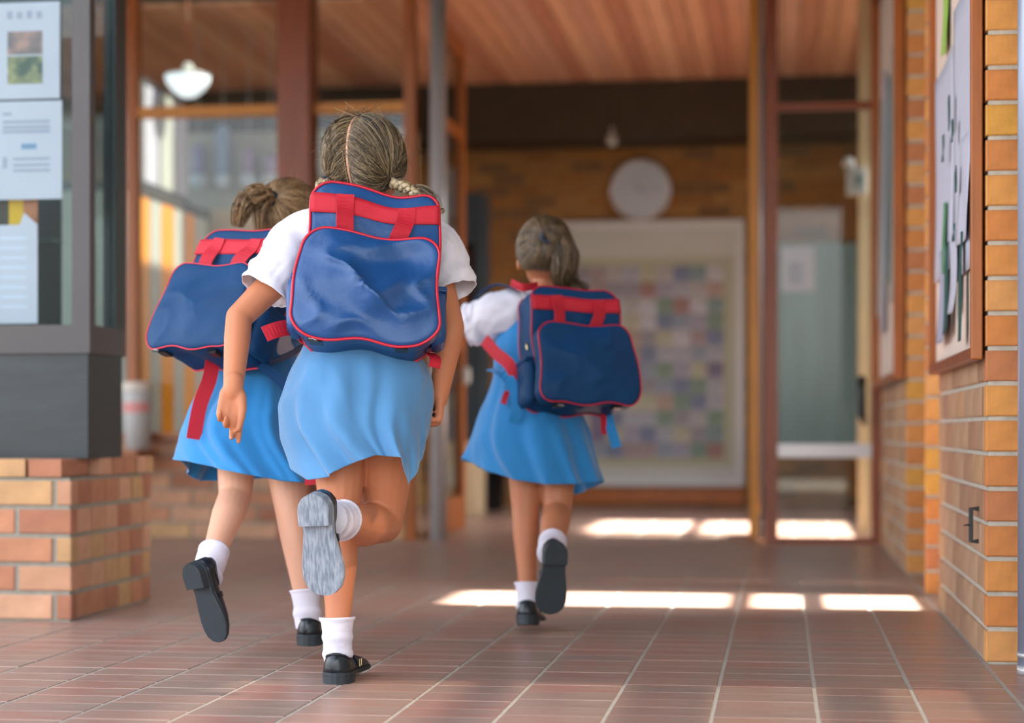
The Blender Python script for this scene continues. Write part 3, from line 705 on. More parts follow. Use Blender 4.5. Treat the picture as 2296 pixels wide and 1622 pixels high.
def frame(fwd, up):
    f = Vector(fwd).normalized(); u = Vector(up); u = (u - f * u.dot(f)).normalized(); return f.cross(u), f, u   # right, forward, up
def head(B, c, fr, k=1.):
    r, f, u = fr
    B.ell(c + u * .012 * k - f * .008 * k, (r * .072 * k, f * .088 * k, u * .088 * k))       # skull
    B.ell(c - u * .035 * k + f * .028 * k, (r * .056 * k, f * .056 * k, u * .062 * k))       # face
    B.ell(c - u * .085 * k + f * .055 * k, (r * .022 * k, f * .02 * k, u * .016 * k))        # chin
    B.cap(c - u * .02 * k + f * .088 * k, .007 * k, c - u * .035 * k + f * .093 * k, .010 * k)   # nose
    for sg in (-1, 1):
        B.ell(c - u * .022 * k + r * .073 * sg * k - f * .004 * k, (r * .008 * k, f * .015 * k, u * .024 * k))   # ears
        B.ell(c - u * .04 * k + f * .06 * k + r * .03 * sg * k, (r * .024 * k, f * .022 * k, u * .024 * k))       # cheeks
def face_parts(c, fr, parent, k=1.):
    r, f, u = fr
    for sg in (-1, 1):
        e = c - u * .008 * k + f * .078 * k + r * .028 * sg * k
        b = Body(); b.ell(e, (r * .011 * k, f * .007 * k, u * .007 * k)); o = ob('eye', b.mb, M['eye'], parent, True)
        b = Body(); b.ell(e + f * .0055 * k, (r * .005 * k, f * .0025 * k, u * .005 * k)); i = link('iris', b.mb.mesh('iris', True), M['iris'], o)
        b = Body(); b.ell(e + u * .02 * k + f * .004 * k, (r * .016 * k, f * .004 * k, u * .0028 * k)); ob('eyebrow', b.mb, HR[0], parent, True)
    b = Body(); b.ell(c - u * .061 * k + f * .081 * k, (r * .019 * k, f * .006 * k, u * .006 * k)); ob('mouth', b.mb, M['lip'], parent, True)

# ---- cloth tubes
def ring_at(c, a, b, n, fn=None):
    out = []
    for j in range(n):
        t = 2 * math.pi * j / n; k = fn(t) if fn else 1.
        out.append(c + (a * math.cos(t) + b * math.sin(t)) * k)
    return out
def tubecloth(name, pts, radii, m, parent, n=56, wr=.0, seed=0, thick=.0018, freq=7, sub=9, flat=None, caps=(False, False)):
    pts = catmull(pts, (len(pts) - 1) * sub + 1); m_ = len(pts)
    rr = np.interp(np.linspace(0, 1, m_), np.linspace(0, 1, len(radii)), radii)
    up = None; rings = []
    for i, p in enumerate(pts):
        t = (pts[min(i + 1, m_ - 1)] - pts[max(i - 1, 0)]).normalized()
        if up is None: up = t.orthogonal()
        a = (up - t * up.dot(t)).normalized(); up = a; b = t.cross(a)
        def fn(th, i=i):
            q = Vector((math.cos(th) * 1.3, math.sin(th) * 1.3, i / m_ * freq + seed * 3.1))
            q3 = Vector((math.cos(th) * 2.2, math.sin(th) * 2.2, i / m_ * freq * .8 + seed * 1.7 + th * .6))
            return 1 + wr * mnoise.noise(q * .9) * 1.6 + wr * .9 * ((1 - abs(mnoise.noise(q3))) ** 4 - .25)
        rings.append(ring_at(p, a * rr[i], b * rr[i], n, fn))
    o = ob(name, MB().loft(rings, *caps), m, parent, True)
    if thick:
        md = o.modifiers.new('s', 'SOLIDIFY'); md.thickness = thick; md.offset = 1
    if name == 'sleeve':
        link('cuff_hem', MB().loft([[q + (q - pts[i]) * .018 for q in rings[i]] for i in range(m_ - 4, m_)], False, False).mesh('cuff_hem', True), m, o)
    return o
def sock(leg0, leg1, r0, r1, parent, folds=3, seed=0):
    """ribbed ankle sock from inside the shoe (leg1) up to the cuff (leg0)"""
    pts = [leg0 + (leg1 - leg0) * t for t in np.linspace(0, 1, 25)]; rad = []
    for i, t in enumerate(np.linspace(0, 1, 25)):
        r = r0 + (r1 - r0) * t
        r += .0030 * max(0, math.sin(t * folds * 2 * math.pi + seed)) * (1 if t > .25 else .1) + (.0028 if t < .06 else 0)
        rad.append(r)
    mb = MB(); n = 36; ax = (leg1 - leg0).normalized(); a = ax.orthogonal().normalized(); b = ax.cross(a); rings = []
    for i, p in enumerate(pts):
        rings.append(ring_at(p, a * rad[i], b * rad[i], n, lambda th: 1 + .03 * math.sin(th * 2 + i * .35 + seed)))
    o = ob('sock', mb.loft(rings, False, True), M['sock'], parent, True)
    md = o.modifiers.new('s', 'SOLIDIFY'); md.thickness = .0022; md.offset = 1
    return o

# ---- Mary Jane shoe: local x heel->toe, z sole->ankle
def shoe(parent, heel, toe_dir, up, L=.21, side=1, sole_m='sole', label=None):
    x = Vector(toe_dir).normalized(); z = Vector(up); z = (z - x * z.dot(x)).normalized(); y = z.cross(x)
    k = L / .21; H = Vector(heel)
    T = lambda p: H + (x * p[0] + y * p[1] + z * p[2]) * k
    def half(t):   # outline half widths (outer, inner) along 0..1
        xs = [0, .04, .12, .25, .4, .55, .7, .82, .92, .98, 1]
        wo = [.006, .022, .033, .034, .033, .038, .043, .043, .036, .022, .006]
        wi = [.006, .022, .032, .030, .028, .035, .041, .040, .032, .018, .006]
        return np.interp(t, xs, wo), np.interp(t, xs, wi)
    ts = np.concatenate([np.linspace(0, .1, 7), np.linspace(.15, .88, 15), np.linspace(.91, 1, 8)])
    def outline(z0, g=1., t0=0., t1=1.):
        tt = [t for t in ts if t0 - 1e-6 <= t <= t1 + 1e-6]
        a = []; b = []
        for t in tt:
            wo, wi = half(t); a.append((t * .21, side * wo * g, z0)); b.append((t * .21, -side * wi * g, z0))
        return a + b[::-1]
    root = None
    # upper
    hx = [0, .03, .1, .2, .3, .42, .52, .62, .75, .88, .96, 1]; hy = [.045, .058, .062, .057, .052, .049, .049, .046, .040, .031, .022, .012]
    n = 22; rings = []
    for t in np.linspace(.004, .996, 34):
        wo, wi = half(t)
        h = np.interp(t, hx, hy)
        ring = []
        for j in range(n):
            a = math.pi * j / (n - 1)
            cy = math.cos(a); sy = math.sin(a) ** .62
            wv = wo if cy * side > 0 else wi
            tp = 1 - .12 * sy
            ring.append(T((t * .21, wv * 1.0 * (abs(cy) ** .75) * (1 if cy > 0 else -1) * tp, .016 + (h - .016) * sy)))
        rings.append(ring)
    up_o = ob('shoe', MB().loft(rings, True, True), M['leather'], parent, True)
    if label: up_o['label'] = label
    def sub(nm, mb, m, sm=False):
        return link(nm, mb.mesh(nm, sm), m, up_o)
    s1 = sub('sole', MB().loft([[T(p) for p in outline(.008, 1.0)], [T(p) for p in outline(.010, 1.06)], [T(p) for p in outline(.0165, 1.06)], [T(p) for p in outline(.018, 1.0)]]), M[sole_m])
    sub('heel', MB().loft([[T(p) for p in outline(-.012, .95, 0, .31)], [T(p) for p in outline(-.010, 1.03, 0, .31)], [T(p) for p in outline(.0085, 1.04, 0, .31)]]), M[sole_m])
    # opening rim, strap, buckle
    def surf(t, a, off=0.):
        wo, wi = half(t); h = np.interp(t, hx, hy); cy = math.cos(a); sy = max(0, math.sin(a)) ** .62
        wv = wo if cy * side > 0 else wi
        return T((t * .21, (wv + off) * (abs(cy) ** .75) * (1 if cy > 0 else -1) * (1 - .12 * sy), .016 + (h + off - .016) * sy))
    rim = [surf(.21 + .17 * math.cos(a), math.pi / 2 + .95 * math.sin(a), .001) for a in np.linspace(0, 2 * math.pi, 28, endpoint=False)]
    sub('rim', MB().tube(rim, .0025 * k, 6, closed=True), M['leather'], True)
    st = [surf(.467, a, .0022) for a in np.linspace(.12, math.pi - .12, 16)]
    sub('strap', MB().ribbon(st, x, .012 * k, .0025 * k), M['leather'])
    bc = T((.098, side * .0385, .032)); yy = y * side
    fr = [bc + (x * a + z * b) * k for a, b in ((-.008, -.008), (.008, -.008), (.008, .008), (-.008, .008))]
    sub('buckle', MB().tube(fr, .0014 * k, 6, closed=True), M['buckle'])
    return up_o

# ---- hair
def strands(paths, r0, r1):
    """paths: array (N,K,3) -> thin three-sided tubes in one mesh builder"""
    A = np.array(paths, dtype=float); N, K, _ = A.shape
    T = np.gradient(A, axis=1); T /= np.linalg.norm(T, axis=2, keepdims=True) + 1e-9
    ref = np.array([.31, .22, .92]); a = np.cross(T, ref); a /= np.linalg.norm(a, axis=2, keepdims=True) + 1e-9; b = np.cross(T, a)
    rad = np.linspace(r0, r1, K)[None, :, None]
    V = np.stack([A + rad * (a * math.cos(t) + b * math.sin(t)) for t in (0, 2.094, 4.189)], axis=2).reshape(-1, 3)
    idx = np.arange(N * K * 3).reshape(N, K, 3); f = []
    for j in range(3):
        q = np.stack([idx[:, :-1, j], idx[:, :-1, (j + 1) % 3], idx[:, 1:, (j + 1) % 3], idx[:, 1:, j]], axis=2).reshape(-1, 4); f.append(q)
    me = bpy.data.meshes.new('strands'); me.from_pydata(V.tolist(), [], np.concatenate(f).tolist())
    me.polygons.foreach_set('use_smooth', [True] * len(me.polygons)); return me
class Scalp:
    def __init__(s, c, fr, k=1.): s.c = c + fr[2] * .012 * k - fr[1] * .008 * k; s.r, s.f, s.u = fr; s.ax = (.074 * k, .090 * k, .090 * k)
    def pt(s, d, rad=1.):
        d = Vector(d).normalized() * rad
        return s.c + s.r * d.x * s.ax[0] + s.f * d.y * s.ax[1] + s.u * d.z * s.ax[2]
    def inv(s, p):
        q = p - s.c; return Vector((q.dot(s.r) / s.ax[0], q.dot(s.f) / s.ax[1], q.dot(s.u) / s.ax[2])).normalized()
def slerp(a, b, t):
    om = math.acos(max(-1, min(1, a.dot(b)))); so_ = math.sin(om)
    return a * (1 - t) + b * t if so_ < 1e-4 else a * (math.sin((1 - t) * om) / so_) + b * (math.sin(t * om) / so_)
def fan(sc, roots, tie, name, m, parent, n=500, lift=.08, seed=0, cap_r=1.03, r=.0011, wild=0.):
    """hair combed from a line of roots over the scalp to the tie point: an under-layer sheet plus strands"""
    R = random.Random(seed); roots = [Vector(x).normalized() for x in roots]; tie = Vector(tie).normalized()
    def root(u):
        f = u * (len(roots) - 1); k = min(int(f), len(roots) - 2); return slerp(roots[k], roots[k + 1], f - k)
    grid = []
    for i in range(15):
        t = i / 14
        grid.append([sc.pt(slerp(root(j / 40), tie, t), cap_r + lift * .75 * math.sin(math.pi * min(1, t * 1.0)) + .012 * math.sin(j * 1.7 + seed)) for j in range(41)])
    o = ob(name, MB().loft(grid, False, False, closed=False), m, parent, True)
    md = o.modifiers.new('s', 'SOLIDIFY'); md.thickness = .004; md.offset = -1
    paths = []
    for q in range(n):
        u = R.random(); rt = root(u); l = lift * R.uniform(.7, 1.25 + .3 * wild) + .008; ph = R.uniform(0, 6.28); wv = R.uniform(0, .04 + .03 * wild); pth = []
        tj = (tie + Vector((R.gauss(0, .06), R.gauss(0, .06), R.gauss(0, .06)))).normalized()
        for i in range(10):
            t = i / 9; d = slerp(rt, tj, t)
            d = d + Vector((math.sin(ph + t * 5), math.cos(ph * 2 + t * 4), math.sin(ph * 3 + t * 6))) * wv * math.sin(math.pi * t)
            pth.append(sc.pt(d, cap_r + l * math.sin(math.pi * min(1, t)) ** .8))
        paths.append([tuple(p) for p in pth])
    me = strands(paths, r, r * .8)
    link(name + '_strands', me, m, parent)
    return o
def tail(ctrl, name, m, parent, n=260, w=(.010, .026, .024, .004), seed=1, K=12, r=.0011):
    R = random.Random(seed); base = catmull(ctrl, K); paths = []
    ws = np.interp(np.linspace(0, 1, K), np.linspace(0, 1, len(w)), w)
    for q in range(n):
        a = R.uniform(0, 6.283); rr = math.sqrt(R.random()); ex = R.uniform(.75, 1.08); ph = R.uniform(0, 6)
        pth = []
        for i in range(K):
            t = min(1, i / (K - 1) * ex); f = t * (K - 1); k = min(int(f), K - 2); p = base[k].lerp(base[k + 1], f - k)
            tg = (base[min(k + 1, K - 1)] - base[max(k - 1, 0)]).normalized(); s1 = tg.orthogonal().normalized(); s2 = tg.cross(s1)
            aa = a + .5 * math.sin(t * 3 + ph)
            p = p + (s1 * math.cos(aa) + s2 * math.sin(aa)) * rr * ws[i]
            pth.append(tuple(p))
        paths.append(pth)
    link(name, strands(paths, r, r * .5), m, parent)
def braid(ctrl, m, parent, r=.010, turns=4.5, wisps=60, seed=3):
    base = catmull(ctrl, 46); o = None
    for k in range(3):
        pts = []; rad = []
        for i, p in enumerate(base):
            t = i / 45; tg = (base[min(i + 1, 45)] - base[max(i - 1, 0)]).normalized(); s1 = tg.cross(Vector((0, 0, 1))).normalized(); s2 = tg.cross(s1)
            th = turns * 2 * math.pi * t + k * 2.094; sc_ = 1 - .35 * t
            pts.append(p + s1 * math.sin(th) * r * 1.0 * sc_ + s2 * math.sin(2 * th) * r * .55 * sc_); rad.append(r * .78 * sc_)
        if o is None: o = ob('braid', MB().tube(pts, rad, 8), m, parent, True)
        else: link('braid_lock', MB().tube(pts, rad, 8).mesh('braid_lock', True), m, o)
        paths = []; R = random.Random(seed + k)
        for q in range(50):
            a = R.uniform(0, 6.28); pth = []
            for i in range(0, 46, 2):
                tg = (pts[min(i + 1, 45)] - pts[max(i - 1, 0)]).normalized(); s1 = tg.orthogonal().normalized(); s2 = tg.cross(s1)
                aa = a + i * .12; pth.append(tuple(pts[i] + (s1 * math.cos(aa) + s2 * math.sin(aa)) * rad[i] * 1.04))
            paths.append(pth)
        link('braid_strands', strands(paths, .0009, .0008), m, o)
    return o
def flyaway(sc, m, parent, n=60, seed=5, L=.07, zmin=.2):
    R = random.Random(seed); paths = []
    while len(paths) < n:
        d = Vector((R.gauss(0, 1), R.gauss(-.3, 1), R.gauss(.3 + zmin, 1))).normalized()
        if d.z < -.5 or d.y > .6: continue
        t1 = Vector((R.gauss(0, 1), R.gauss(0, 1), R.gauss(0, 1))); t1 = (t1 - d * t1.dot(d)).normalized(); pth = []
        out = R.uniform(.1, .4); l = R.uniform(.6, 1.3)
        for i in range(9):
            t = i / 8; q = (d + t1 * t * l * .8).normalized(); pth.append(tuple(sc.pt(q, 1.1 + out * t * t)))
        paths.append(pth)
    link('loose_hair', strands(paths, .0006, .0003), m, parent)

# ---- skirts: waist ellipse, hip ellipse and a hem traced by (angle, point)
def skirt(parent, waist, hips, hem, m, seed=0, name='dress', rows=44, n=150, fold=.010, extra_top=None, nf=8):
    """waist/hips: (px,py,depth,half width px,half depth m); hem: [(deg, px, py, depth)] deg 0 right, 90 away, 180 left, 270 towards the camera"""
    def ell(e):
        c = P(*e[:3]); a = RV * (e[3] / F_PX * e[2]); b = FV * e[4]; return lambda t: c + a * math.cos(t) + b * math.sin(t)
    stations = [ell(e) for e in (extra_top or [])] + [ell(waist)] + [ell(h) for h in hips]
    hs = sorted(hem); hs = hs + [(hs[0][0] + 360,) + tuple(hs[0][1:])]; hs = [(hs[-2][0] - 360,) + tuple(hs[-2][1:])] + hs
    dg_ = [h[0] for h in hs]; hp = [P(*h[1:]) for h in hs]
    def hemf(t):
        d = math.degrees(t) % 360
        k = max(i for i in range(len(dg_) - 1) if dg_[i] <= d + 1e-6); u = (d - dg_[k]) / (dg_[k + 1] - dg_[k]); u = u * u * (3 - 2 * u) * .5 + u * .5
        return hp[k].lerp(hp[k + 1], u)
    cen = [sum((s(2 * math.pi * i / 16) for i in range(16)), Vector()) / 16 for s in stations] + [sum((hemf(2 * math.pi * i / 16) for i in range(16)), Vector()) / 16]
    S = len(stations); rings = []
    colp = []
    for j in range(n):
        t = 2 * math.pi * j / n
        colp.append(catmull([s(t) for s in stations] + [hemf(t)], rows))
    cc = catmull(cen, rows); w0 = len(extra_top or []) / S
    for i in range(rows):
        v = i / (rows - 1); g = max(0, (v - w0) / (1 - w0)); ring = []
        for j in range(n):
            t = 2 * math.pi * j / n; p = colp[j][i]; d = p - cc[i]; d.z = 0
            if d.length > 1e-5: d.normalize()
            q = mnoise.noise(Vector((math.cos(t) * nf * .35, math.sin(t) * nf * .35, seed * 7.3 + g * .7)))
            q2 = mnoise.noise(Vector((math.cos(t) * 4, math.sin(t) * 4, seed * 3.3 + g * 4)))
            wv = math.sin(nf * t + 3.0 * q + g * 1.4 + seed * 1.9)
            am = .35 + .65 * max(0, mnoise.noise(Vector((math.cos(t) * 1.3 + 5, math.sin(t) * 1.3, seed * 2.1))) + .45)
            cr = (1 - abs(mnoise.noise(Vector((p.dot(RV) * 11, p.z * 6 + p.dot(RV) * 5, p.dot(FV) * 9 + seed * 4))))) ** 5
            ring.append(p + d * (fold * g ** 1.2 * (q * .9 + wv * am * .55) + .003 * q2 + .0065 * cr * min(1, g * 6 + .15)))
        rings.append(ring)
    o = ob(name, MB().loft(rings, False, False), m, parent, True)
    md = o.modifiers.new('s', 'SOLIDIFY'); md.thickness = .0022; md.offset = 0
    sb = o.modifiers.new('d', 'SUBSURF'); sb.levels = 1; sb.render_levels = 1
    return o, rings

# ---------------------------------------------------------------- backpack (local: x right, z up, outer face towards -y)
def rrect(w0, w1, z0, z1, r, n=12):
    """rounded outline, width w0 at the bottom, w1 at the top; counter-clockwise seen from -y"""
    cs = [(w1 / 2 - r, z1 - r, 0), (-w1 / 2 + r, z1 - r, 90), (-w0 / 2 + r, z0 + r, 180), (w0 / 2 - r, z0 + r, 270)]; out = []
    for i, (x, z, a) in enumerate(cs):
        for k in range(n): t = math.radians(a + 90 * k / (n - 1)); out.append((x + r * math.cos(t), z + r * math.sin(t)))
        x2, z2, a2 = cs[(i + 1) % 4]; e = out[-1]; t2 = math.radians(a2); b = (x2 + r * math.cos(t2), z2 + r * math.sin(t2))
        for k in range(1, 14): out.append((e[0] + (b[0] - e[0]) * k / 14, e[1] + (b[1] - e[1]) * k / 14))
    return out
def backpack(loc, yaw, lean, roll, label, navy='navy', scale=1., sag=.016, wrk=.006, seed=0, tails=(), wtails=(), strap_pts=None, sag_x=.05, pr=1., web='red'):
    o = thing('backpack', loc, label, 'backpack', 'navy and red school backpacks', world=False)
    R = Matrix.Rotation(YAW + yaw, 4, 'Z') @ Matrix.Rotation(-lean, 4, 'X') @ Matrix.Rotation(roll, 4, 'Y')
    o.rotation_euler = R.to_euler(); o.scale = (scale,) * 3
    def D(p):
        x, y, z = p
        g = min(1, max(0, (z - .02) / .15)); z2 = z - sag * g * math.exp(-((x - sag_x) / .075) ** 2)
        g2 = math.exp(-((z + .185) / .05) ** 2); z2 += .006 * g2 * math.cos(x * 40 + seed)
        x2 = x + .004 * math.sin(z * 30 + seed) 
        y2 = y
        if y < -.02:
            y2 += wrk * .9 * mnoise.noise(Vector((x * 9 + seed, z * 9, 3.)))
        return (x2, y2, z2)
    def pocket(z, x, y):  # dents in the front pocket
        return y
    def puffy(outl, yb, yf, bulge, edge, dent=0.):
        mb = MB(); cx = sum(p[0] for p in outl) / len(outl); cz = sum(p[1] for p in outl) / len(outl); rings = []
        for s in (.03, .1, .17, .24, .31, .38, .45, .52, .59, .66, .72, .78, .83, .88, .92, .96):
            ring = []
            for x, z in outl:
                X = cx + (x - cx) * s; Z = cz + (z - cz) * s
                y = yf - bulge * (1 - s ** 2.4)
                if dent:
                    y += dent * (1 - s ** 4) * (1.0 * math.exp(-((Z - .0) / .05) ** 2) * (.6 + .4 * math.sin(X * 16 + seed)) + .55 * mnoise.noise(Vector((X * 11 + seed * 2.3, Z * 13, 1.7)))
                                               - .8 * math.exp(-((X + .05 + Z * .5) / .035) ** 2) * math.exp(-((Z + .09) / .06) ** 2) - .7 * math.exp(-((X - .05 - (Z + .09) * .7) / .03) ** 2) * math.exp(-((Z + .1) / .05) ** 2))
                    cr = (1 - abs(mnoise.noise(Vector((X * 9 + Z * 5 + seed * 1.3, Z * 15 - X * 4, seed + .5))))) ** 6
                    y -= dent * .55 * cr * (1 - s ** 6)
                ring.append(D((X, y, Z)))
            rings.append(ring)
        rings.append([D((x, yf + edge * .25, z)) for x, z in outl])
        for y in (yf + edge, (yf + yb) / 2, yb - edge): rings.append([D((x + .003 * math.copysign(1, x), y, z)) for x, z in outl])
        for s in (.96, .5, .04): rings.append([D((cx + (x - cx) * s, yb, cz + (z - cz) * s)) for x, z in outl])
        return mb.loft(rings)
    def pipe(outl, y, nm, parent, r=.0032):
        return ob(nm, MB().tube([D((x * 1.012, y, z * 1.0 + .001 * math.copysign(1, z))) for x, z in outl], r, 8, closed=True), M['pipe'], parent, True)
    bo = rrect(.302, .292, -.188, .19, .05)
    body = ob('body', puffy(bo, .055, -.058, .006, .010), M[navy], o, True); pipe(bo, -.056, 'piping', body, .0032 * pr)
    pipe(bo, .048, 'piping', body, .0026)
    po_ = rrect(.328, .305, -.2, .055, .052)
    po_ = [(x, z - (.010 * math.exp(-((x - .02) / .07) ** 2) if z > .02 else 0)) for x, z in po_]
    pk_ = ob('front_pocket', puffy(po_, -.06, -.120, .022, .012, dent=wrk * 2.2), M[navy], o, True); pipe(po_, -.117, 'piping', pk_, .0034 * pr)
    # red band across the top
    bz0, bz1 = .112, .158
    rows = [[D((x, -.0655 - .001 * math.sin(x * 30), z)) for x in np.linspace(-.147, .147, 30)] for z in np.linspace(bz0, bz1, 5)]
    bd = ob('band', MB().loft(rows, False, False, closed=False), M['red'], o, True); md = bd.modifiers.new('s', 'SOLIDIFY'); md.thickness = .003
    # two webbing handles running from the band down behind the pocket
    for x0, x1, zt in ((-.068, -.068, .158), (.073, .045, .156)):
        pts = [D((x0, -.069, zt)), D((x0, -.071, zt - .03)), D((x0 + (x1 - x0) * .3, -.082, zt - .06)), D((x0 + (x1 - x0) * .7, -.084, zt - .09)), D((x1, -.072, .036))]
        hh = ob('handle_strap', MB().ribbon(catmull(pts, 14), [Vector((1, .35 * math.sin(3 * t), 0)) for t in np.linspace(0, 1, 14)], .04, .003), M['red'], o)
    # top loop
    lp = [(.058, .05, .165), (.058, .062, .185), (.055, .072, .196), (.055, .085, .186), (.055, .085, .165)]
    ob('top_loop', MB().ribbon(catmull([D(p) for p in lp], 12), (1, 0, 0), .036, .004), M['red'], o)
    # side pockets
    for sg in (-1, 1):
        q = [( -.045, -.17), (.045, -.17), (.045, -.04), (-.045, -.04)]
        rings = []
        for dx, g in ((.0, 1), (.016, 1), (.027, .86), (.031, .5), (.031, .05)):
            rings.append([D((sg * (.151 + dx), -.004 + yv * g * .95, -.105 + (zv) * g)) for yv, zv in [(.05 * max(-1, min(1, 1.25 * math.cos(t))), .068 * max(-1, min(1, 1.25 * math.sin(t)))) for t in np.linspace(0, 2 * math.pi, 28, endpoint=False)]])
        sp_ = ob('side_pocket', MB().loft(rings), M[navy], o, True)
        sub = link('flap', MB().box((sg * .150, -.05, -.046), (sg * .178, .04, -.034)).mesh('flap'), M[navy], sp_); bevel(sub, .003)
    # shoulder straps
    for sg in (-1, 1):
        pts = (strap_pts or [(.06, .052, .150), (.068, .085, .188), (.078, .15, .19), (.088, .215, .12), (.105, .215, .0), (.135, .14, -.09), (.145, .055, -.165)])
        cp = catmull([(sg * a, b, c) for a, b, c in pts], 26)
        ob('shoulder_strap', MB().ribbon(cp[:19], [Vector((1, 0, 0)).lerp(Vector((.6, .8 * -sg, 0)), i / 25) for i in range(19)], .042, .008), M[navy], o)
        ob('strap_webbing', MB().ribbon(cp[18:], [Vector((.6, .8 * -sg, .2)) for i in range(8)], .028, .003), M[web], o)
    for pts, wd, m_, wdir in tails:
        ob('strap_tail', MB().ribbon(catmull(pts, 12), wdir, wd, .0025), M[m_], o)
    inv = (Matrix.Translation(loc) @ R @ Matrix.Scale(scale, 4)).inverted()
    for pts, wd, m_, wdir in wtails:      # the same, given in world coordinates
        ob('strap_tail', MB().ribbon(catmull([Vector(p) if isinstance(p, tuple) else inv @ p for p in pts], 12), inv.to_3x3() @ wdir, wd / scale, .0025), M[m_], o)
    # little studs and a woven maker's tab on the underside
    for x in (-.1, .09):
        ob('foot_stud', MB().box((x - .014, -.10, -.207), (x + .014, -.07, -.197)), M['black'], o)
    tb_ = ob('woven_tab', MB().box((-.118, -.1165, -.2135), (-.094, -.114, -.201)), M['black'], o)
    link('tab_print', MB().tube([(-.115, -.1172, -.206), (-.111, -.1172, -.2085), (-.107, -.1172, -.206), (-.103, -.1172, -.2085), (-.098, -.1172, -.2095)], .0008, 5).mesh('tab_print'), M['white'], tb_)
    ob('zip_pull', MB().tube([(-.155, -.02, .02), (-.158, -.024, .008), (-.158, -.026, -.006)], [.003, .004, .003], 6), M['buckle'], o)
    return o
# ================================================================ MIDDLE GIRL
def torso(B, pel, chest, neck, sl, sr, fwd, wp=.098, wc=.105):
    up = (chest - pel).normalized(); r = (sr - sl).normalized(); f = up.cross(r) * -1
    f = r.cross(up) * -1 if r.cross(up).dot(fwd) < 0 else r.cross(up)
    B.ell(pel, (r * wp, f * .075, up * .085)); B.ell(pel.lerp(chest, .45), (r * .088, f * .066, up * .1)); B.ell(chest, (r * wc, f * .075, up * .105))
    B.cap(chest + up * .05, .045, neck, .036); B.cap(sl, .042, sl.lerp(sr, .3) + up * .005, .05); B.cap(sr, .042, sr.lerp(sl, .3) + up * .005, .05); B.cap(sl.lerp(sr, .3), .05, sl.lerp(sr, .7), .05)

def shirt_part(parent, pel, chest, neck, sl, sr, m):
    up = (chest - pel).normalized(); r = (sr - sl); half = r.length / 2; r.normalize(); f = r.cross(up)
    rings = []
    for t, w_, d_ in ((0, .092, .074), (.35, .088, .07), (.7, .098, .074), (1.0, .105, .078), (1.22, .107, .076), (1.38, half * .86, .066), (1.48, half * .62, .058), (1.55, .05, .05)):
        c = pel + (chest - pel) * t; rings.append(ring_at(c, r * w_, f * d_, 40))
    o = ob('shirt', MB().loft(catmull_rings(rings, 4), False, False), m, parent, True)
    return o
def catmull_rings(rings, k):
    n = len(rings[0]); cols = [catmull([r[j] for r in rings], (len(rings) - 1) * k + 1) for j in range(n)]
    return [[cols[j][i] for j in range(n)] for i in range(len(cols[0]))]

def girl(name, label, sk, J, hm):
    base = J['base']; g = thing(name, base, label, 'person')
    return g

# ---- M ----
g = thing('person', (P(765, 1535, 4.26).x, P(765, 1535, 4.26).y, 0), 'child with braids in a sky blue dress running in front, one worn sole raised', 'person', 'running children with backpacks')
B = Body()
pel = P(808, 885, 4.345); chest = P(822, 650, 4.44); neck = P(826, 480, 4.49)
sl, sr = P(690, 560, 4.43), P(965, 572, 4.44)
hfr = frame(FV * .95 + RV * .30 - UV * .05, UV + FV * .12); hc = P(818, 374, 4.53)
torso(B, pel, chest, neck, sl, sr, FV)
B.cap(neck - UV * .03, .036, hc - UV * .05, .036); head(B, hc, hfr)
# left arm
el, wl = P(536, 712, 4.33), P(523, 870, 4.215)
B.chain([(sl, .042), (sl.lerp(el, .5), .036), (el, .0305), (el.lerp(wl, .3), .0305), (el.lerp(wl, .7), .026), (wl, .0225)])
hand(B, wl, P(512, 985, 4.215) - wl, -FV + RV * .12, RV, 1.02, ((10, 14, 10), (22, 30, 20), (48, 62, 30), (56, 70, 30)), 12, .0215)
# right arm
er, wr_ = P(1012, 735, 4.38), P(984, 890, 4.40)
B.chain([(sr, .042), (sr.lerp(er, .5), .036), (er, .0305), (er.lerp(wr_, .3), .0305), (er.lerp(wr_, .7), .026), (wr_, .0225)])
hand(B, wr_, P(978, 960, 4.39) - wr_, -RV - FV * .3, FV - RV * .2, .92, ((60, 80, 50), (65, 85, 50), (70, 85, 50), (72, 85, 50)), 25, .0215)
# legs
hl, hr = P(762, 935, 4.345), P(868, 940, 4.35)
kl, al = P(762, 1185, 4.32), P(757, 1435, 4.285)
B.chain([(hl, .07), (hl.lerp(kl, .5), .058), (kl, .043), (kl.lerp(al, .3), .042), (kl.lerp(al, .7), .031), (al, .026), (P(760, 1485, 4.28), .026)])
kr, ar = P(858, 1172, 4.42), P(745, 1166, 4.105)
B.chain([(hr, .074), (hr.lerp(kr, .55), .062), (kr, .048)])
B.chain([(kr, .047), (kr.lerp(ar, .38) - UV * .008, .049), (kr.lerp(ar, .75), .036), (ar, .028)])
body = B.build('body', SK[0], g); face_parts(hc, hfr, g)
# socks and shoes
sock(P(756, 1384, 4.29), P(758, 1498, 4.285), .0345, .027, g, 3, .4)
shoe(g, P(748, 1528, 4.22), FV + RV * .16, UV, .205, -1)
sdir = (P(722, 1333, 4.03) - P(698, 1108, 4.0)).normalized()
sock(kr.lerp(ar, .80), ar.lerp(kr, -.06) , .040, .036, g, 2, 1.)
shoe(g, P(703, 1106, 4.0), sdir, FV + RV * .30 - UV * .03, .222, 1, 'sole_worn', 'black shoe raised behind with a worn grey sole')
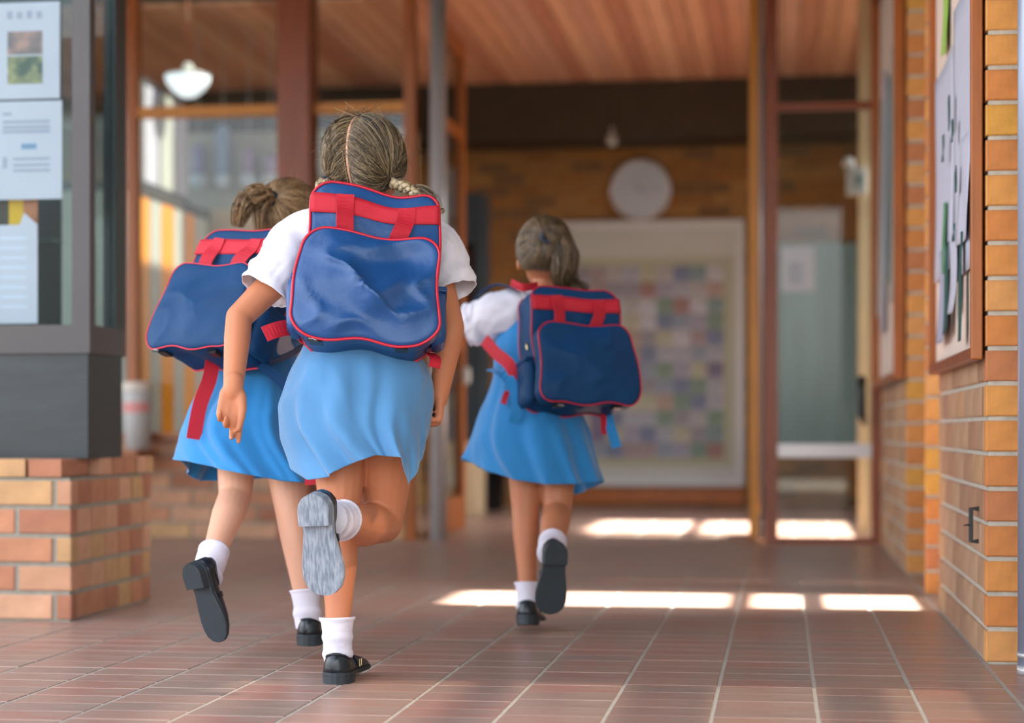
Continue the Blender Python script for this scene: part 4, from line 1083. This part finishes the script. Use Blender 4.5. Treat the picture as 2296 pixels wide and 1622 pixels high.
# dress
hemM = [(0, 948, 1000, 4.36), (20, 930, 985, 4.44), (60, 870, 985, 4.5), (90, 810, 1000, 4.5), (130, 720, 1030, 4.48), (160, 672, 1050, 4.42), (180, 660, 1046, 4.34), (200, 690, 1078, 4.25), (222, 735, 1070, 4.2), (243, 775, 1046, 4.2), (272, 840, 1021, 4.2), (298, 888, 1026, 4.2), (318, 911, 1090, 4.22), (340, 944, 1035, 4.28)]
skirt(g, (808, 760, 4.36, 120, .09), [(806, 850, 4.35, 158, .125), (800, 950, 4.35, 163, .145)], hemM, M['dress'], seed=1, extra_top=[(825, 545, 4.46, 108, .088), (822, 600, 4.45, 112, .09), (818, 680, 4.41, 118, .092)], fold=.024, nf=9)
shirt_part(g, pel, chest, neck, sl, sr, M['shirt'])
tubecloth('sleeve', [P(735, 520, 4.45), P(672, 545, 4.43), P(622, 610, 4.385), P(592, 655, 4.365)], [.066, .062, .058, .058], M['shirt'], g, wr=.1, seed=1)
tubecloth('sleeve', [P(920, 530, 4.45), P(978, 556, 4.44), P(1006, 612, 4.42), P(1022, 652, 4.405)], [.066, .058, .050, .048], M['shirt'], g, wr=.1, seed=2)
tubecloth('collar', [neck - UV * .045, neck - UV * .012], [.062, .05], M['shirt'], g, wr=.02, thick=.004)
# hair
sc = Scalp(hc, hfr, 1.10)
part = [(-.06, .86, .5), (-.08, .55, .83), (-.06, .0, 1), (-.02, -.6, .8), (0, -.95, .3), (0, -.98, -.2), (0, -.88, -.55), (0, -.7, -.85)]
tieL = sc.inv(P(727, 412, 4.47)); tieR = sc.inv(P(886, 414, 4.46))
off = .035
for nm, sg, tie in (('hair_half', -1, tieL), ('hair_half', 1, tieR)):
    roots = [(x + sg * off, y, z) for x, y, z in part]
    roots = [(sg * .62, .62, .1), (sg * .5, .75, .35)] + roots + [(sg * .35, -.62, -.85), (sg * .6, -.4, -.75)]
    fan(sc, roots, tie, nm, HR[0], g, 2400, .13, seed=3 + sg, cap_r=1.03, wild=1., r=.0008)
braid([P(886, 412, 4.455), P(905, 418, 4.42), P(930, 432, 4.40), P(958, 452, 4.385), P(990, 475, 4.40)], HR[0], g, .011, 3)
tail([P(930, 425, 4.41), P(960, 440, 4.39), P(985, 470, 4.40)], 'braid_wisps', HR[0], g, 60, (.012, .018, .02, .01), 8, r=.0007)
braid([P(727, 410, 4.455), P(722, 434, 4.44), P(712, 480, 4.44), P(705, 540, 4.47)], HR[0], g, .012, 4)
for q in (P(728, 409, 4.462), P(887, 412, 4.458)):
    ob('hair_tie', MB().tube([q + (RV * math.cos(a) + UV * math.sin(a)) * .011 for a in np.linspace(0, 6.283, 14, endpoint=False)], .004, 6, closed=True), M['tie'], g, True)
flyaway(sc, HR[0], g, 150, 5)
flyaway(sc, HR[0], g, 60, 15, .09)
pl_ = [sc.pt(Vector(part[0]).lerp(Vector(part[1]), 0), 1.06)]
pc = catmull([Vector(q) for q in part], 30)
ob('parting', MB().loft([[sc.pt(Vector((q.x + dx, q.y, q.z)), 1.045) for dx in (-.028, 0, .028)] for q in pc], False, False, closed=False), SK[1], g, True)
bp = backpack(P(832, 612, 4.29), math.radians(3), math.radians(15), math.radians(5.4), 'navy and red backpack with a crumpled front pocket on the front running child', 'navy', .975, .022, .013, 0,
    tails=[([(-.15, .03, -.14), (-.175, .0, -.15), (-.2, -.02, -.165), (-.222, -.03, -.18)], .036, 'red', (.15, .1, 1)), ([(.15, .03, -.17), (.165, .0, -.19), (.165, -.01, -.215)], .026, 'red', (1, .2, 0))])

# ================================================================ LEFT GIRL
g = thing('person', (P(600, 1478, 4.7).x, P(600, 1478, 4.7).y, 0), 'child with a side ponytail in a bright blue dress running at the left', 'person', 'running children with backpacks')
B = Body()
lf = (FV * .78 + RV * .62).normalized(); lr = lf.cross(UV)
pel = P(585, 885, 4.80); chest = P(598, 680, 4.94); neck = P(625, 575, 5.02)
sl, sr = chest - lr * .125 + UV * .085 + lf * .03, chest + lr * .125 + UV * .085 + lf * .03
hfr = frame(FV * .75 + RV * .65 + UV * .02, UV + lf * .25); hc = P(652, 498, 5.05)
torso(B, pel, chest, neck, sl, sr, lf, .092, .1)
B.cap(neck - UV * .03, .034, hc - UV * .05, .034); head(B, hc, hfr, .97)
for s_, sg in ((sl, -1), (sr, 1)):
    e_ = s_ + lr * sg * .05 - UV * .17 + lf * (.10 if sg < 0 else .02); w_ = e_ + lf * .16 + UV * .05 - lr * sg * .02
    B.chain([(s_, .04), (s_.lerp(e_, .5), .034), (e_, .029), (e_.lerp(w_, .3), .029), (w_, .0215)])
    hand(B, w_, lf + UV * .2, -lr * sg, UV, .88, ((50, 70, 40),) * 4, 25, .0205)
hl, hr = P(535, 935, 4.80), P(628, 940, 4.78)
kl, al = P(527, 1112, 4.76), P(472, 1262, 4.56)
B.chain([(hl, .066), (hl.lerp(kl, .55), .05), (kl, .041), (kl.lerp(al, .3), .0405), (kl.lerp(al, .7), .031), (al, .0265), (P(465, 1288, 4.53), .026)])
kr, ar = P(652, 1140, 4.73), P(688, 1365, 4.71)
B.chain([(hr, .066), (hr.lerp(kr, .5), .052), (kr, .041), (kr.lerp(ar, .3), .038), (kr.lerp(ar, .7), .03), (ar, .025), (P(690, 1400, 4.71), .025)])
B.build('body', SK[1], g); face_parts(hc, hfr, g, .97)
sock(P(480, 1236, 4.59), P(462, 1296, 4.525), .034, .034, g, 1, 1.2)
shoe(g, P(428, 1262, 4.45), P(484, 1434, 4.47) - P(428, 1262, 4.45), FV * .75 + RV * .62 + UV * .10, .2, 1)
sock(P(685, 1322, 4.715), P(691, 1408, 4.705), .0335, .028, g, 2, .2)
shoe(g, P(685, 1440, 4.66), FV + RV * .22, UV, .195, 1)
hemL = [(0, 712, 1050, 4.84), (40, 650, 1070, 4.98), (90, 520, 1078, 5.02), (118, 452, 1080, 4.98), (140, 430, 1076, 4.92), (160, 428, 1060, 4.86), (180, 401, 1030, 4.78), (200, 432, 1036, 4.68), (222, 486, 1050, 4.63), (250, 560, 1066, 4.6), (282, 640, 1080, 4.6), (312, 692, 1084, 4.64), (338, 712, 1066, 4.72)]
skirt(g, (575, 800, 4.85, 88, .09), [(566, 880, 4.80, 112, .125), (556, 970, 4.79, 138, .16)], hemL, M['dress2'], seed=2, extra_top=[(610, 615, 4.99, 92, .09), (604, 660, 4.96, 98, .095), (592, 720, 4.91, 96, .095)], fold=.026)
shirt_part(g, pel, chest, neck, sl, sr, M['shirt'])
for s_, sg in ((sl, -1), (sr, 1)):
    e_ = s_ + lr * sg * .05 - UV * .17 + lf * (.10 if sg < 0 else .02)
    tubecloth('sleeve', [s_.lerp(chest, .3), s_, s_.lerp(e_, .35), s_.lerp(e_, .6)], [.06, .055, .052, .05], M['shirt'], g, wr=.06, seed=5 + sg)
sc = Scalp(hc, hfr, 1.03)
tie = sc.inv(P(612, 447, 4.96))
loop = [(0, .82, .55), (.45, .72, .4), (.72, .5, .1), (.85, .1, -.2), (.72, -.3, -.55), (.3, -.75, -.65), (-.3, -.75, -.65), (-.72, -.3, -.55), (-.85, .1, -.2), (-.72, .5, .1), (-.45, .72, .4), (0, .82, .55)]
fan(sc, loop, tie, 'hair_cap', HR[1], g, 2400, .07, seed=11, cap_r=1.03, r=.0008)
tq = sc.pt(tie, 1.1)
tail([tq, P(592, 434, 4.94), P(560, 442, 4.92), P(540, 472, 4.91), P(532, 508, 4.92)], 'ponytail', HR[1], g, 420, (.007, .026, .032, .014), 2)
tail([tq, P(598, 452, 4.94), P(580, 478, 4.93), P(580, 520, 4.93)], 'ponytail', HR[1], g, 160, (.006, .016, .018, .008), 3)
ob('hair_tie', MB().tube([tq + (hfr[2] * math.cos(a) + hfr[1] * math.sin(a)) * .013 for a in np.linspace(0, 6.283, 14, endpoint=False)], .008, 6, closed=True), M['tie'], g, True)
flyaway(sc, HR[1], g, 40, 6)
backpack(P(528, 674, 4.735), math.radians(-36), math.radians(24), math.radians(2), 'navy and red backpack tilting off the back of the left running child', 'navy2', .9, .006, .004, 2, pr=.62, web='navy2',
    wtails=[([P(478, 800, 4.70), P(470, 850, 4.68), P(448, 910, 4.66), P(434, 985, 4.66)], .036, 'red', RV + FV * .4), ([(.14, .035, -.175), P(672, 900, 4.60), P(690, 990, 4.585), P(696, 1072, 4.59)], .026, 'navy2', RV), ([P(695, 1068, 4.5885), P(697, 1088, 4.5885)], .027, 'red', RV)])

# ================================================================ RIGHT GIRL
g = thing('person', (P(1195, 1420, 5.3).x, P(1195, 1420, 5.3).y, 0), 'child with brown hair and one arm out running at the right', 'person', 'running children with backpacks')
B = Body()
rf = (FV * .97 - RV * .25).normalized(); rr_ = rf.cross(UV)
pel = P(1196, 930, 5.36); chest = P(1205, 755, 5.46); neck = P(1218, 660, 5.50)
sl, sr = P(1125, 705, 5.44), P(1305, 705, 5.50)
hfr = frame(FV * .97 + RV * .1, UV + FV * .1 + RV * .06); hc = P(1222, 574, 5.53)
torso(B, pel, chest, neck, sl, sr, rf, .094, .1)
B.cap(neck - UV * .03, .034, hc - UV * .05, .034); head(B, hc, hfr, 1.0)
el, wl = P(985, 745, 5.5), P(965, 760, 5.68)
B.chain([(sl, .04), (sl.lerp(el, .5), .034), (el, .029), (el.lerp(wl, .4), .028), (wl, .021)])
hand(B, wl, FV - UV * .2, UV * -1, RV, .88, ((30, 40, 30),) * 4, 25, .0205)
er, wr_ = P(1352, 830, 5.62), P(1330, 840, 5.80)
B.chain([(sr, .04), (sr.lerp(er, .5), .034), (er, .029), (er.lerp(wr_, .4), .028), (wr_, .021)])
hand(B, wr_, FV + UV * .2, -RV, UV, .88, ((50, 60, 40),) * 4, 25, .0205)
hl, hr = P(1180, 985, 5.38), P(1250, 985, 5.38)
kl, al = P(1178, 1140, 5.36), P(1183, 1325, 5.33)
B.chain([(hl, .062), (hl.lerp(kl, .55), .05), (kl, .040), (kl.lerp(al, .3), .038), (kl.lerp(al, .7), .029), (al, .025), (P(1184, 1360, 5.33), .025)])
kr, ar = P(1249, 1148, 5.34), P(1236, 1236, 5.12)
B.chain([(hr, .062), (hr.lerp(kr, .55), .051), (kr, .041), (kr.lerp(ar, .35), .041), (kr.lerp(ar, .75), .032), (ar, .0265)])
B.build('body', SK[2], g); face_parts(hc, hfr, g)
sock(P(1183, 1306, 5.335), P(1184, 1370, 5.325), .0315, .028, g, 1.5, .3)
shoe(g, P(1180, 1392, 5.27), FV + RV * .1 - UV * .15, UV + FV * .15, .195, -1)
sock(kr.lerp(ar, .78), ar.lerp(kr, -.08), .035, .034, g, 1.5, .3)
shoe(g, P(1247, 1214, 5.03), P(1232, 1384, 5.06) - P(1247, 1214, 5.03), FV * .98 - RV * .18, .2, -1)
hemR = [(0, 1350, 1074, 5.44), (25, 1332, 1095, 5.54), (50, 1290, 1110, 5.6), (90, 1200, 1080, 5.62), (130, 1095, 1060, 5.56), (160, 1060, 1040, 5.5), (180, 1049, 1028, 5.42), (203, 1090, 1056, 5.32), (233, 1150, 1076, 5.26), (265, 1220, 1087, 5.24), (298, 1290, 1086, 5.26), (328, 1340, 1082, 5.32)]
skirt(g, (1190, 850, 5.41, 84, .09), [(1192, 915, 5.4, 108, .12), (1194, 990, 5.4, 128, .15)], hemR, M['dress2'], seed=3, extra_top=[(1214, 675, 5.49, 86, .085), (1208, 715, 5.47, 92, .092), (1200, 785, 5.44, 92, .095)], fold=.026)
shirt_part(g, pel, chest, neck, sl, sr, M['shirt'])
tubecloth('sleeve', [P(1165, 695, 5.46), P(1122, 704, 5.44), P(1080, 722, 5.46), P(1048, 730, 5.47)], [.066, .062, .06, .058], M['shirt'], g, wr=.1, seed=11)
tubecloth('sleeve', [sr.lerp(chest, .3), sr, sr.lerp(er, .35), sr.lerp(er, .6)], [.06, .055, .052, .05], M['shirt'], g, wr=.06, seed=12)
ob('belt_loop', MB().ribbon(catmull([P(1100, 828, 5.30), P(1128, 838, 5.27), P(1152, 870, 5.26), P(1160, 915, 5.25), P(1152, 948, 5.26)], 14), RV, .032, .003), M['dress2'], g)
ob('belt_tail', MB().ribbon(catmull([P(1350, 900, 5.36), P(1365, 945, 5.33), P(1383, 1004, 5.31)], 8), RV, .028, .003), M['dress2'], g)
sc = Scalp(hc, hfr, 1.04)
tie = sc.inv(P(1226, 530, 5.42))
fan(sc, loop, tie, 'hair_cap', HR[2], g, 2400, .07, seed=21, cap_r=1.03, r=.0008)
tq = sc.pt(tie, 1.1)
tail([tq, P(1236, 520, 5.40), P(1262, 545, 5.385), P(1266, 590, 5.38), P(1258, 630, 5.39), P(1290, 650, 5.40)], 'ponytail', HR[2], g, 420, (.008, .026, .036, .034, .02), 12)
tail([P(1255, 520, 5.41), P(1285, 570, 5.40), P(1280, 620, 5.40), P(1320, 650, 5.40)], 'ponytail', HR[2], g, 120, (.01, .02, .022, .012), 13)
ob('hair_tie', MB().tube([tq + (hfr[2] * math.cos(a) + hfr[0] * math.sin(a)) * .013 for a in np.linspace(0, 6.283, 14, endpoint=False)], .008, 6, closed=True), M['tie'], g, True)
flyaway(sc, HR[2], g, 40, 7)
backpack(P(1282, 790, 5.31), math.radians(22), math.radians(16), math.radians(1), 'dark navy and red backpack on the right running child', 'navy2', .9, .008, .004, 4, pr=.66,
    tails=[([(.1, .03, -.18), (.1, .035, -.21), (.1, .04, -.25)], .022, 'red', (1, .3, 0))],
    wtails=[([P(1086, 762, 5.36), P(1112, 792, 5.31), P(1142, 818, 5.27), P(1166, 862, 5.27)], .034, 'red', UV + RV * .4), ([(-.15, .05, -.13), P(1140, 880, 5.285), P(1128, 906, 5.285)], .016, 'red', RV),
        ([P(1158, 652, 5.38), P(1125, 640, 5.42), P(1095, 646, 5.46), P(1068, 668, 5.50)], .04, 'navy2', FV), ([P(1146, 634, 5.40), P(1172, 645, 5.37), P(1206, 640, 5.40)], .022, 'red', UV)])
for o in bpy.data.objects:
    if '_w' in o: del o['_w']
